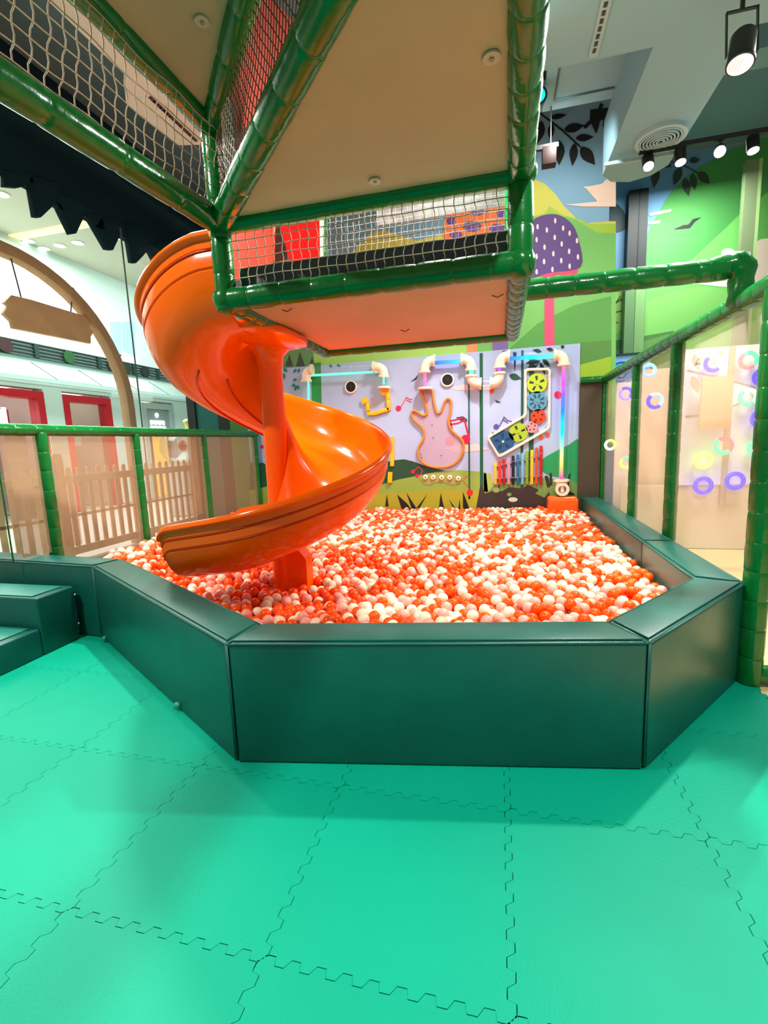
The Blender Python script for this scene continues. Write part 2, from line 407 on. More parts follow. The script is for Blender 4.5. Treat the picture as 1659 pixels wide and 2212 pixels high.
# deeper wall behind the side room
YD = 8.4; PD = ('y', YD)
wd_ = struct('wall_far', MB().box((.9, YD, -.02), (7, YD+.12, 6.2)), paint(96, 148, 186))
def far(name, pts, col, off, smooth=0, **k): return decal(wd_, name, pts, col, PD, off, smooth, **k)
far('mural_teal_band', [(1310, 60), (1750, 0), (1750, 235), (1530, 262), (1310, 330)], (30, 104, 132), .002)
far('mural_grey_band', [(1480, 268), (1750, 230), (1750, 300), (1480, 330)], (120, 152, 146), .004)
far('mural_hill', [(1380, 900), (1390, 560), (1425, 455), (1480, 385), (1560, 335), (1659, 290), (1760, 280), (1760, 900)], (70, 150, 74), .006, 4)
far('mural_hill', [(1380, 900), (1390, 640), (1450, 600), (1560, 500), (1640, 430), (1760, 400), (1760, 900)], (104, 190, 92), .008, 4)
far('mural_hill', [(1300, 900), (1310, 690), (1400, 650), (1500, 620), (1620, 640), (1760, 660), (1760, 900)], (118, 190, 96), .010, 4)
far('mural_hill', [(1300, 900), (1300, 740), (1380, 728), (1455, 715), (1455, 900)], (72, 128, 60), .014)
far('mural_cloud', [(1450, 608), (1520, 598), (1545, 560), (1570, 540), (1590, 552), (1610, 545), (1640, 518), (1700, 510), (1700, 620), (1560, 620)], (244, 228, 208), .012)
far('mural_cloud', ell(1572, 548, 15, 11), (244, 228, 208), .014)
far('mural_cloud', [(1402, 462), (1450, 452), (1448, 458), (1404, 468)], (214, 220, 214), .012)
far('mural_cloud', [(1400, 480), (1426, 477), (1424, 483), (1400, 486)], (214, 220, 214), .012)
far('mural_leaf', [(1310, 440), (1330, 440), (1350, 462), (1354, 488), (1340, 500), (1310, 500)], (38, 62, 66), .010, 3)
far('mural_bird', [(1455, 496), (1475, 487), (1486, 486), (1496, 474), (1514, 470), (1500, 480), (1490, 493), (1470, 495)], DK, .014)
for a in ((1418, 360, 1412, 408, 9), (1430, 350, 1450, 362, 8), (1470, 362, 1455, 402, 9), (1478, 385, 1487, 425, 9), (1495, 375, 1500, 412, 8), (1508, 372, 1532, 398, 10), (1488, 348, 1512, 346, 7)):
    far('mural_leaf', leafpts(*a), (52, 66, 58), .014)
far('mural_twig', stroke([(1425, 345), (1470, 355), (1508, 375)], 3), (52, 66, 58), .014)
far('mural_leaf', [(1310, 720), (1310, 640), (1340, 625), (1380, 620), (1376, 660), (1350, 700), (1330, 722)], (150, 200, 92), .013, 3)
for a in ([(1312, 672), (1330, 655), (1362, 632)], [(1312, 678), (1345, 672)], [(1326, 660), (1340, 640)], [(1340, 650), (1358, 648)], [(1312, 700), (1335, 697)]):
    far('mural_vein', stroke(a, 2.5), (52, 84, 52), .016)
far('mural_grass', [(1372, 718), (1377, 690), (1385, 690), (1376, 720)], (214, 224, 130), .016)
far('mural_hill', [(1325, 760), (1400, 735), (1455, 722), (1420, 760), (1330, 775)], (96, 150, 80), .016, 3)
t = thing('dark_column', 'dark green-black square column in front of the far mural', 'column', (2.28, 8.28, 0))
a, b = aty(1358, 400, 8.25), aty(1400, 400, 8.25)
part(t, 'shaft', MB().box((a.x, 8.2, 0), (b.x, 8.36, 4.9)), paint(18, 32, 32))
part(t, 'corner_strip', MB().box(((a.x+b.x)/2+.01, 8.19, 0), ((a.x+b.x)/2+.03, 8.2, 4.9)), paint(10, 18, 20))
zc = aty(1380, 618, 8.2).z
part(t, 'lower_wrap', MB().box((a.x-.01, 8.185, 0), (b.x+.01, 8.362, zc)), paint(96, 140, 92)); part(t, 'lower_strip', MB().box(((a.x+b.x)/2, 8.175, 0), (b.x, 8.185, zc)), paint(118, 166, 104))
t = thing('reflection_post', 'slim grey-green reflection before the far mural at the right edge, built as a post', 'column', (3.5, 7.9, 0))  # solid box standing in for a translucent reflection
a = aty(1622, 400, 7.9)
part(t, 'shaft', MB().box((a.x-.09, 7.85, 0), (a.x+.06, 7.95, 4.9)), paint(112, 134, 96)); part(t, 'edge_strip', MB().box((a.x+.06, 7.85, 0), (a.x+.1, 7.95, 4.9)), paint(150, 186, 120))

# side room: white board with lit rings, behind the right mesh fence
YS = 6.0
t = thing('ring_board', 'white wall board printed with pale leaves behind the right mesh fence', 'board', (2.5, YS, 0))
part(t, 'board', MB().box((1.98, YS, .74), (3.7, YS+.04, 2.24)), paint(226, 226, 232))
part(t, 'divider', MB().box((2.42, YS-.015, .5), (2.48, YS, 2.24)), paint(196, 176, 140))
def rb(name, pts, col, off, smooth=0): return decal(t, name, pts, col, ('y', YS), off, smooth)
for a in ((1500, 765, 1510, 800, 8), (1530, 760, 1545, 790, 7), (1495, 812, 1510, 850, 9), (1520, 772, 1500, 790, 6), (1560, 755, 1552, 775, 5)): rb('printed_leaf', leafpts(*a), (208, 190, 156), .002)
rb('printed_branch', stroke([(1485, 800), (1530, 810), (1590, 825), (1640, 840)], 4), (190, 170, 140), .002)
rb('printed_branch', stroke([(1480, 900), (1540, 895), (1600, 870)], 4), (190, 170, 140), .002)
part(t, 'lower_panel', MB().box((1.4, YS+.02, 0), (3.7, YS+.06, .74)), paint(214, 196, 168))
t = thing('panel_wall', 'tan wall panel with vertical boards left of the ring board', 'wall panel', (1.65, YS+.2, 0))
part(t, 'board', MB().box((1.36, 6.2, 0), (1.62, 6.24, 1.95)), paint(222, 206, 196)); part(t, 'board', MB().box((1.63, 6.2, 0), (1.97, 6.24, 2.08)), paint(214, 190, 160))
t = thing('wood_panel', 'plain tan wooden panel hanging in front of the ring board', 'panel', (2.4, YS-.2, 1.4))
a, b = aty(1518, 815, YS-.2), aty(1578, 925, YS-.2)
part(t, 'panel', MB().box((a.x, YS-.2, b.z), (b.x, YS-.16, a.z)), paint(226, 178, 128), bevel=.004)
part(t, 'backing', MB().box((a.x+.02, YS-.16, b.z+.02), (b.x-.02, YS-.145, a.z-.02)), paint(190, 150, 110))
def ring(px_, py_, Y, r, cA, cB, nm):
    c = aty(px_, py_, Y)
    t = thing('light_ring', nm, 'light ring', (c.x, Y, c.z), 'lit rings behind the right mesh')
    n = 36
    for h, cc in ((0, cA), (1, cB)):
        pts = [c+Vector((cos(a_)*r, 0, sin(a_)*r)) for a_ in [radians(130)+pi*h+pi*k/18 for k in range(19)]]
        part(t, 'glow_tube', MB().tube(pts, r*.3, 8), mat('ring_%d_%d_%d' % tuple(int(q*99) for q in cc), cc, .4, emit=cc, estr=1.1), smooth='full')
    return t
BL, GR, PK, LM = (.0, .005, 1), (.02, .85, .30), (1, .12, .14), (.35, .9, .12)
for a in ((1541, 785, .075, BL, (.25, .8, .95), 'blue and pale cyan lit ring at top of the ring board'),
          (1617, 778, .075, PK, GR, 'pink and green lit ring at the upper right of the ring board'),
          (1616, 858, .075, GR, (.6, .9, .5), 'green lit ring beside the tan panel near the right post'),
          (1563, 963, .078, GR, PK, 'green and pink lit ring below the tan panel'),
          (1520, 994, .078, LM, LM, 'lime lit ring in the lower left of the ring board'),
          (1588, 1039, .08, BL, BL, 'deep blue lit ring at lower right by the green post'),
          (1519, 1049, .08, BL, BL, 'deep blue lit ring low in the middle of the mesh bay'),
          (1647, 815, .075, BL, BL, 'blue lit ring half hidden by the right green post'),
          (1642, 905, .075, BL, BL, 'dark blue lit ring partly behind the right green post'),
          (1636, 968, .075, GR, GR, 'green lit ring partly behind the right green post'),
          (1415, 866, .07, BL, (.2, .4, .9), 'blue lit ring alone in the middle mesh bay'),
          (1402, 800, .06, (.15, .35, .9), (.2, .6, .95), 'pale blue lit ring at the top of the middle mesh bay'),
          (1352, 850, .06, (.2, .15, .9), BL, 'violet blue lit ring high in the farthest mesh bay'),
          (1318, 961, .05, (.5, .9, .6), LM, 'pale green lit ring low in the farthest mesh bay'),
          (1352, 1000, .055, LM, GR, 'lime lit ring beside the second fence post')):
    ring(a[0], a[1], YS-.1, a[2], a[3], a[4], a[5])
# blue swirl sign
t = thing('swirl_sign', 'light blue framed sign with a darker blue swirl above the mesh fence', 'sign', (1.9, 8.0, 0))
a, b = aty(1316, 770, 8.0), aty(1400, 850, 8.0)
part(t, 'board', MB().box((a.x, 8.0, b.z-.3), (b.x, 8.03, a.z)), paint(150, 200, 238)); part(t, 'frame_edge', MB().bar((a.x-.02, 8.0, 0), (a.x-.02, 8.0, a.z+.08), .03, .05).bar((b.x, 8.02, 0), (b.x, 8.02, a.z), .03, .03), paint(176, 186, 196))
part(t, 'top_edge', MB().bar((a.x, 7.995, a.z+.01), (b.x, 7.995, a.z+.01), .03, .03), paint(30, 60, 70))
for k in range(3): 
    c = aty(1342, 805, 7.99); part(t, 'swirl', MB().tube([c+Vector((cos(x_)*(.16-.045*k), -.004*k, sin(x_)*(.16-.045*k))) for x_ in [2*pi*q/24 for q in range(24)]], .014, 6, closed=True), paint(*((40, 130, 214), (60, 170, 230), (30, 110, 200))[k]), smooth='full')

# right end panel between the board and the fence corner
struct('wall_end_panel', MB().box((1.0, 6.52, 0), (1.26, 6.56, 2.0)), paint(70, 62, 48))

# dark teal wall left of the back wall
t = struct('wall_left_return', MB().box((-5.2, 7.2, -.02), (-3.6, 7.3, 3.2)), paint(20, 96, 92))
for x0, x1, c in ((-5.2, -5.05, (34, 36, 40)), (-4.62, -4.4, (26, 40, 36)), (-4.4, -3.75, (70, 120, 50))):
    o = obj('pillar_strip', MB().box((x0, 7.17, 0), (x1, 7.2, 3.1)), paint(*c), t)

# ceilings
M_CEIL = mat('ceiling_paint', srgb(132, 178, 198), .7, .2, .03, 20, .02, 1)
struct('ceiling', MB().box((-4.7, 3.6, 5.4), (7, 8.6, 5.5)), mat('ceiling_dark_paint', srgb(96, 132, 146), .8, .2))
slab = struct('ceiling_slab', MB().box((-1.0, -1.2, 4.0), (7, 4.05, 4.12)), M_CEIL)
a = atz(1262, 60, 4.0)
obj('slot_vent', MB().box((.62, 2.4, 3.985), (.685, 4.0, 3.999)), paint(150, 186, 200), slab)
for k in range(26):
    obj('slot_gap', MB().box((.640, 2.42+k*.06, 3.98), (.662, 2.455+k*.06, 3.986)), paint(50, 66, 72), slab)
duct = struct('ceiling_duct', MB().prism([(1.05, 4.05, 4.0), (1.66, 4.05, 4.0), (1.66, 5.7, 4.0), (1.55, 5.86, 4.0), (1.36, 5.93, 4.0), (1.16, 5.86, 4.0), (1.05, 5.7, 4.0)], (0, 0, .5)), M_CEIL)
pan = struct('ceiling_recess', MB().box((.42, 4.05, 4.5), (1.05, 5.36, 4.6)), M_CEIL)
obj('recess_edge', MB().tube([(.52, 4.1, 4.49), (.52, 5.2, 4.49), (1.04, 5.2, 4.49)], .008, 6), paint(70, 110, 124), pan)
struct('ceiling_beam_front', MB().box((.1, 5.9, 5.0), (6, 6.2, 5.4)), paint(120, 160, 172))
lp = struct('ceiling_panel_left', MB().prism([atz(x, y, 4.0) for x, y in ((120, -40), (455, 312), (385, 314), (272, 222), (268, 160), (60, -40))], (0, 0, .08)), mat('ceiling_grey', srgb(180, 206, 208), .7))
for k in range(14):
    p = atz(330+k*7, 215+k*6.6, 3.998); obj('slot_gap', MB().box((p.x-.012, p.y-.03, 3.99), (p.x+.012, p.y+.02, 3.999)), paint(60, 60, 62), lp)

# air diffuser
t = thing('ceiling_diffuser', 'round white air diffuser with concentric rings under the ceiling duct', 'vent', (1.43, 5.16, 3.97))
part(t, 'rim', MB().disc((1.43, 5.16, 3.965), (0, 0, 1), .21, .035, 36, r2=.175), paint(160, 196, 210), smooth=True)
for k in range(6): part(t, 'cone_ring', MB().disc((1.43, 5.16, 3.96-.003*k), (0, 0, 1), .172-.027*k, .012, 32, r2=.158-.027*k), paint(150, 190, 206), smooth=True)
part(t, 'throat', MB().disc((1.43, 5.16, 3.985), (0, 0, 1), .175, .012, 32), paint(36, 66, 80))

# track lights
def head(t, c, aim, ln=.13, r=.05, glow=(1, .95, .85), st=12, m=M_BLACK):
    c = Vector(c); d = (Vector(aim)-c).normalized()
    h = part(t, 'lamp_can', MB().tube([c-d*ln*.6, c-d*ln*.55, c+d*ln*.4], [r*.8, r, r], 20), m, smooth=True)
    part(t, 'lens', MB().disc(c+d*ln*.4, d, r*.86, .004, 20), mat('lens_%d' % int(st*10), (1, .95, .9), .3, emit=glow, estr=st), sub=h)
    part(t, 'yoke', MB().bar(c-d*.02, c+Vector((0, 0, .13)), .025, .012), m)
tr = thing('track_light', 'black ceiling track with a row of lit spot heads before the green mural', 'track light', (1.8, 5.3, 3.98))
part(tr, 'track', MB().box((1.29, 5.28, 3.945), (2.9, 5.32, 3.985)), M_BLACK)
part(tr, 'hanger_bar', MB().bar((1.0, 5.34, 3.925), (1.7, 5.34, 3.925), .03, .03), paint(150, 180, 190))
for x, st, aim in ((1.37, 14, (1.2, 3.0, 0)), (1.64, 8, (1.6, 4.2, 0)), (1.96, 60, (0.4, .8, 1.0)), (2.22, 8, (2.2, 4.3, 0))):
    head(tr, (x, 5.3, 3.86), aim, st=st)
t = thing('short_track_light', 'short dark track with one unlit brown spot head beside the tower beam', 'track light', (.4, 5.3, 4.15))
part(t, 'track', MB().box((-.3, 5.28, 4.13), (.57, 5.32, 4.17)), M_BLACK)
c = Vector((.48, 5.28, 4.035)); part(t, 'lamp_can', MB().box((.415, 5.2, 3.95), (.545, 5.3, 4.11)), paint(44, 22, 22), bevel=.006); part(t, 'yoke', MB().bar((.48, 5.25, 4.1), (.48, 5.3, 4.14), .02, .02), M_BLACK)
part(t, 'hanger_rod', MB().bar((0, 5.3, 4.17), (0, 5.3, 5.4), .015, .015).bar((.5, 5.3, 4.17), (.5, 5.3, 4.5), .01, .01), M_BLACK)
t = thing('par_spotlight', 'big black par spotlight with yoke hanging from the white ceiling slab', 'spotlight', (1.45, 3.6, 3.6))
c = Vector((1.44, 3.66, 3.62)); d = Vector((-.15, -.25, -1)).normalized()
part(t, 'housing', MB().tube([c-d*.11, c-d*.095, c+d*.07], [.058, .068, .07], 28), M_BLACK, smooth=True)
part(t, 'rim', MB().tube([c+d*.07, c+d*.088], [.075, .075], 28), M_BLACK, smooth=True)
part(t, 'lens', MB().disc(c+d*.089, d, .066, .003, 28), mat('par_lens', (1, .95, .88), .3, emit=(1, .90, .76), estr=.8))
for s_ in (-1, 1): part(t, 'yoke_arm', MB().bar(c+Vector((.082*s_, 0, -.02)), c+Vector((.082*s_, .03, .24)), .022, .006), M_BLACK)
part(t, 'yoke_top', MB().bar(c+Vector((-.086, .03, .24)), c+Vector((.086, .03, .24)), .022, .008), M_BLACK); part(t, 'hanger', MB().bar(c+Vector((0, .03, .24)), c+Vector((0, .03, .38)), .02, .02), M_BLACK)
for k in range(7): part(t, 'lens_bar', MB().bar(c+d*.093+Vector((-.054+.018*k, -.035, .009)), c+d*.093+Vector((-.054+.018*k, .035, -.009)), .002, .002), paint(190, 150, 110))
t = thing('green_stage_light', 'small black stage lamp glowing green behind the tower beam', 'stage light', (.372, 4.9, 4.37))
c = Vector((.36, 4.9, 4.37)); part(t, 'housing', MB().tube([c+Vector((0, .12, .03)), c], [.06, .07], 18), M_BLACK, smooth=True)
part(t, 'lens', MB().ball(c, .05, 16, 10), mat('green_lens', (0, .8, .5), .3, emit=(0, 1, .55), estr=2), smooth='full'); part(t, 'bracket', MB().bar(c+Vector((.02, .08, .05)), c+Vector((.06, .08, .4)), .03, .02), M_BLACK)
part(t, 'clamp', MB().ball(c+Vector((.05, .08, .22)), .05, 10, 8), M_BLACK)

# ================================================================== BALL PIT WALL
OUT = [(-4.75, 2.89), (-2.88, 2.71), (-1.114, 1.639), (.567, 1.907), (1.256, 2.755), (1.256, 3.80), (1.256, 6.5)]
RIM, WID = .552, .215
def offset(poly, d):
    res = []
    for i, p in enumerate(poly):
        p = Vector(p); ns = []
        for a, b in ((i-1, i), (i, i+1)):
            if 0 <= a and b < len(poly):
                e = (Vector(poly[b])-Vector(poly[a])).normalized(); ns.append(Vector((-e.y, e.x)))
        n = sum(ns, Vector((0, 0))).normalized(); res.append(p+n*(d/max(.3, n.dot(ns[0]))))
    return res
INN = offset(OUT, WID)
names = ['dark green padded block behind the foam steps at far left', 'long diagonal dark green padded block with two green knobs at its foot',
         'wide front dark green padded block facing the camera', 'angled dark green padded block at the right front corner of the pit',
         'near dark green padded block along the right mesh fence', 'far dark green padded block along the right mesh fence']
for i in range(6):
    a, b, c, d = Vector(OUT[i]), Vector(OUT[i+1]), INN[i+1], INN[i]
    cen = (a+b+c+d)/4; g = .004; e = (b-a).normalized()*g
    a, b, c, d = a+e, b-e, c-e, d+e
    t = thing('padded_wall_block', names[i], 'padded block', (cen.x, cen.y, 0), 'padded blocks around the ball pit')
    q = [(p.x, p.y, 0) for p in (a, b, c, d)]
    body = part(t, 'body', MB().prism(q, (0, 0, RIM-.006)), M_PAD, bevel=.016, segs=3)
    nn = Vector((-(b-a).y, (b-a).x)).normalized()*.016
    ee = (b-a).normalized()*.016
    tq = [(p.x, p.y, RIM-.008) for p in (a+nn+ee, b+nn-ee, c-nn-ee, d-nn+ee)]
    part(t, 'top_cover', MB().prism(tq, (0, 0, .012)), M_PAD, bevel=.005)
    z = RIM-.010
    part(t, 'piping', MB().tube([(a.x, a.y, .03), (a.x, a.y, z)], .004, 6).tube([(b.x, b.y, .03), (b.x, b.y, z)], .004, 6).tube([(a.x, a.y, z), (b.x, b.y, z)], .0045, 6).tube([(b.x, b.y, z), (c.x, c.y, z)], .0045, 6).tube([(d.x, d.y, z), (c.x, c.y, z)], .0045, 6), mat('piping_vinyl', (.004, .09, .068), .4), smooth='full')
    if i == 1:
        for f_ in (.055, .70):
            p = a.lerp(b, f_)-nn*.6; part(t, 'knob', MB().ball((p.x, p.y, .03), .018, 12, 8), mat('knob_green', (.03, .3, .2), .3), smooth='full')
# foam steps
t = thing('foam_steps', 'two-tread dark green foam steps leading up to the pit edge', 'steps', (-3.8, 2.4, 0))
part(t, 'lower_step', MB().box((-4.75, 2.085, .0), (-3.04, 2.385, .195)), M_STEP, bevel=.014, segs=3)
part(t, 'upper_step', MB().box((-4.75, 2.388, .0), (-3.04, 2.68, .405)), M_STEP, bevel=.014, segs=3)
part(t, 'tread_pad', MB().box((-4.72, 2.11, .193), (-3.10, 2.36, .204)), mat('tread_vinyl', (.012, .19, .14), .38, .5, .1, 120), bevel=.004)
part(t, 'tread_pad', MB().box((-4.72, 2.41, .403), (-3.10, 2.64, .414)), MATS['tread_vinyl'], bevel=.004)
part(t, 'strap', MB().box((-3.04, 2.66, .05), (-3.03, 2.675, .37)), paint(14, 56, 60)); part(t, 'strap_rivet', MB().ball((-3.028, 2.668, .34), .008, 8, 6).ball((-3.028, 2.668, .12), .008, 8, 6), M_STEEL, smooth='full')

# ================================================================== PLAY TOWER
XL, XR, YG, YI, ZD, ZF, ZT = -1.37, .095, 2.3, 3.73, 2.115, 2.485, 2.93
tw = thing('play_tower', 'green padded frame play tower with beige decks and rope nets above the ball pit', 'play tower', (XL, YG, ZD))
def beam(name, p, q, r=.056, seed=0, seg=.17): return part(tw, name, padtube(p, q, r, seg, 14, seed), M_POLE, smooth='full')
L2 = Vector((XL, YG, 0)); s2 = .70711
def at(x, y, z): return Vector((x, y, z))
beam('post', at(XL, YG, ZD-.055), at(XL, YG, 3.95), .054, 1)
beam('post', at(XR, YG, ZD-.02), at(XR, YG, 3.95), .056, 2)
beam('post', at(XR, YI, ZD-.02), at(XR, YI, 3.95), .05, 3); beam('post', at(XL, YI, ZD-.02), at(XL, YI, 3.95), .05, 4)
beam('beam', at(XL-.03, YG, ZD), at(XR+.05, YG, ZD), .056, 5)
beam('beam', at(XL, YG, ZD), at(XL, YI+.05, ZD), .054, 6, .12)
beam('beam', at(XR, YG, ZD), at(XR, YI+.05, ZD), .056, 7, .13)
beam('beam', at(XL, YI, ZD), at(XR, YI, ZD), .052, 8, .2)
beam('beam', at(XL, YG, ZF), at(XR, YG, ZF), .056, 9, .3)
beam('beam', at(XR, YG, ZF), at(XR-.04, .2, ZF), .056, 10, .14)
beam('beam', at(XL, YG, ZF), at(XL+1.44, YG-1.48, ZF), .056, 11, .2)
beam('beam', at(XL, YG, ZF), at(XL-.19, .2, ZF), .058, 12, .3)
beam('beam', at(XL, YG, ZT), at(XL-.04, .2, ZT), .056, 13, .3)
beam('beam', at(XL, YG, ZT), at(XL+1.44, YG-1.60, ZT), .056, 14, .25)
# joints: gathered sleeves at corners
for p in ((XL, YG, ZD), (XR, YG, ZD), (XL, YG, ZF), (XR, YG, ZF)):
    mb = MB().ball(p, .068, 16, 12); mb.v = [tuple(Vector(p)+(Vector(v)-Vector(p))*(1+.1*noise.noise(Vector(v)*30))) for v in mb.v]
    part(tw, 'corner_sleeve', mb, M_POLE, smooth='full')
# decks
part(tw, 'deck_panel', MB().box((XL+.03, YG+.03, ZD-.012), (XR-.03, YI-.035, ZD+.012)), M_DECK)
part(tw, 'deck_panel', MB().prism([(XL+.04, YG, ZF-.01), (XR, YG, ZF-.01), (XL+1.44, YG-1.48, ZF-.01)], (0, 0, .022)), M_DECK)
part(tw, 'deck_panel', MB().prism([(XL, YG, ZT-.01), (XL-.03, .7, ZT-.01), (XL+1.44, YG-1.60, ZT-.01)], (0, 0, .022)), M_DECK)
# deck clips
for p, z in (((1062, 122), ZF-.013), ((810, 390), ZF-.013), ((436, 44), ZT-.013)):
    c = atz(*p, z); n_ = 14
    part(tw, 'deck_clip', MB().disc((c.x, c.y, z-.006), (0, 0, 1), .026, .006, 18), mat('clip_plastic', (.5, .38, .29), .5)); part(tw, 'clip_screw', MB().disc((c.x, c.y, z-.010), (0, 0, 1), .008, .004, 10), mat('clip_screw', (.28, .2, .15), .4))
for p in ((620, 668), (875, 712), (1075, 637)):
    c = atz(*p, ZD-.015); part(tw, 'deck_tie', MB().tube([c+Vector((-.03, 0, 0)), c+Vector((0, .004, -.012)), c+Vector((.03, 0, 0))], .003, 5), mat('tie_brown', (.12, .06, .03), .6))
# toe board and navy fascia under the nets
part(tw, 'toe_board', MB().box((XL+.05, YG+.07, ZD+.02), (XR-.05, YG+.085, 2.285)), M_NAVY)
dB = Vector((1.44, -1.48, 0)).normalized(); nB = Vector((-dB.y, dB.x, 0))
a = Vector((XL, YG, ZF))+dB*.1+nB*.05; part(tw, 'toe_board', MB().prism([a, a+dB*1.95, a+dB*1.95+Vector((0, 0, .10)), a+Vector((0, 0, .10))], nB*.012), M_NAVY)
# rope nets
def net(name, p0, u, v, nu, nv, r, m, wob=.006, diamond=False, seed=0):
    "p0 corner, u and v full edge vectors"
    p0, u, v = Vector(p0), Vector(u), Vector(v); nrm = u.cross(v).normalized(); mb = MB()
    def P(s, t):
        q = p0+u*s+v*t; nz = noise.noise_vector(q*6+Vector((seed, 0, 0)))
        return q+nz*wob*1.6+nrm*noise.noise(q*3)*.012
    if not diamond:
        for i in range(nu+1): mb.tube([P(i/nu, j/(nv*2))+(u.normalized()*(wob*.7*(1 if (j % 4) < 2 else -1)) if 0 < j < nv*2 else Vector()) for j in range(nv*2+1)], r, 5, cap=False)
        for j in range(nv+1): mb.tube([P(i/(nu*2), j/nv) for i in range(nu*2+1)], r, 5, cap=False)
    else:
        for sg in (1, -1):
            for i in range(-nv, nu+nv+1):
                pts = []
                for j in range(nv*2+1):
                    s = (i+sg*(j/2))/nu; t_ = j/(nv*2)
                    if -1e-6 <= s <= 1+1e-6: pts.append(P(s, t_))
                if len(pts) > 1: mb.tube(pts, r, 5, cap=False)
    return part(tw, name, mb, m, smooth='full', kind='stuff')
net('rope_net', (XL+.05, YG-.01, ZD+.05), (XR-XL-.1, 0, 0), (0, 0, ZF-ZD-.1), 29, 6, .0024, M_NET, .005)
net('rope_net', (XL+.05, YI, ZD+.05), (XR-XL-.1, 0, 0), (0, 0, 1.2), 29, 24, .0015, mat('grey_net_cord', srgb(150, 152, 152), .8, .2), .004)
net('rope_net', (XL-.01, YG-.05, ZF+.05), (-.1, -1.9, 0), (.06, 0, ZT-ZF-.1), 36, 7, .0027, M_NET, .006)
net('rope_net', Vector((XL, YG, ZF+.05))+dB*.06, dB*1.95, (0, 0, ZT-ZF-.1), 50, 7, .002, M_NETD, .005, True)
net('rope_net', Vector((XL, YG, ZF+.05))+dB*.04+nB*.0, Vector((.0, .0, 0))+dB*.32, (0, 0, ZT-ZF-.1), 7, 7, .002, M_NETW, .006, True)
# red and salmon vinyl panels inside the tower
M_SALMON = mat('salmon_vinyl', srgb(206, 90, 74), .55, .1, .25, 9, .06, 4)
M_RED = mat('red_vinyl', srgb(226, 12, 2), .55, .08, .1, 14)
part(tw, 'inner_panel', MB().prism([(-1.27, YG+.06, ZF+.06), (-.80, YG+.06, ZF+.06), (-.62, YG+.06, 2.95), (-1.04, YG+.06, 3.46), (-1.2, YG+.06, 3.9), (-1.27, YG+.06, 3.9)], (0, .03, 0)), M_SALMON, label='salmon vinyl panel')
P_ = [aty(*a, 3.2) for a in ((488, 610), (488, 500), (560, 470), (592, 470), (591, 560), (560, 590))]
part(tw, 'inner_panel', MB().prism(P_, (0, .03, 0)), M_SALMON, bevel=.01, label='folded pink vinyl panel')
P_ = [aty(*a, 3.25) for a in ((636, 600), (600, 470), (690, 470), (692, 600))]
part(tw, 'inner_panel', MB().prism(P_, (0, .03, 0)), M_RED, label='bright red vinyl panel')
P_ = [aty(*a, 3.3) for a in ((590, 600), (588, 470), (612, 470), (640, 600))]
part(tw, 'inner_panel', MB().prism(P_, (0, .03, 0)), paint(52, 50, 40))  # dark sheet standing in for the shaded gap between the panels
P_ = [aty(*a, 3.24) for a in ((692, 590), (690, 470), (698, 470), (700, 590))]
part(tw, 'inner_strip', MB().prism(P_, (0, .03, 0)), paint(246, 236, 226))
beam('post', aty(703, 600, 3.24), aty(703, 450, 3.24), .014, 15)
part(tw, 'upper_screen', MB().box((-.9, YI+.02, 3.0), (XR, YI+.03, 3.9)), paint(150, 160, 160))
# side rail from the tower to the fence
rt_ = thing('padded_rail', 'green padded rail running from the tower to the right fence with an elbow', 'rail', (.7, 3.1, 2.2))
part(rt_, 'rail', padtube((XR+.03, 3.1, 2.225), (1.22, 3.1, 2.22), .058, .16, 14, 21), M_POLE, smooth='full')
mb = MB().tube(smoothloop([(1.12, 3.1, 2.22), (1.24, 3.1, 2.235), (1.285, 3.1, 2.20), (1.285, 3.1, 2.03)], 6, False), [.06]*6+[.07]*7+[.06]*6, 14)
mb.v = [tuple(Vector(v)*1+Vector(noise.noise_vector(Vector(v)*28))*.012) for v in mb.v]
part(rt_, 'elbow_sleeve', mb, M_POLE, smooth='full')

# ================================================================== FENCES
def fence(t, posts, rail_p, rail_q, zb, zt, m, r, pr, axis, X, seed, low=True):
    part(t, 'top_rail', padtube(rail_p, rail_q, r, .17, 14, seed), M_POLE, smooth='full')
    ys = sorted(posts)
    for k, y in enumerate(ys): part(t, 'post', padtube((X, y, zb[k]), (X, y, zt-.02), pr[k], .16, 14, seed+k+1), M_POLE, smooth='full')
    for k in range(len(ys)-1):
        part(t, 'mesh_panel', MB().box((X+.012, ys[k]+.02, .57 if (k == 0 and X < 0) else .04), (X+.014, ys[k+1]-.02, zt-.03)), m)
fr = thing('mesh_fence', 'tall green framed fence of cream mesh along the right of the pit', 'fence', (1.3, 4.6, 0))
fence(fr, [2.745, 4.05, 5.12, 6.56], (1.29, 2.2, 2.035), (1.29, 6.6, 2.035), [.0, .5, .5, .5], 2.035, M_MESHR, .052, [.058, .047, .045, .042], 'y', 1.30, 40)
part(fr, 'bottom_rail', padtube((1.32, 2.745, .05), (3.2, 2.745, .05), .05, .16, 12, 48), M_POLE, smooth='full')
part(fr, 'back_rail', padtube((1.0, 6.5, 2.035), (1.29, 6.5, 2.035), .042, .16, 12, 49), M_POLE, smooth='full')
part(fr, 'mesh_panel', MB().box((1.36, 2.745, .1), (3.2, 2.747, 2.0)), M_MESHR)
part(fr, 'seam_strip', MB().box((1.296, 2.82, .56), (1.30, 2.86, 1.95)), paint(226, 206, 176)); 
fl = thing('low_mesh_fence', 'low green framed fence of tan mesh at the left of the ball pit', 'fence', (-3.6, 4.8, 0))
fence(fl, [2.70, 3.06, 4.08, 5.22, 6.5], (-3.6, 2.5, 1.565), (-3.6, 6.56, 1.565), [.57, .3, .3, .3, .3], 1.565, M_MESH, .047, [.006, .052, .046, .046, .046], 'y', -3.6, 60)
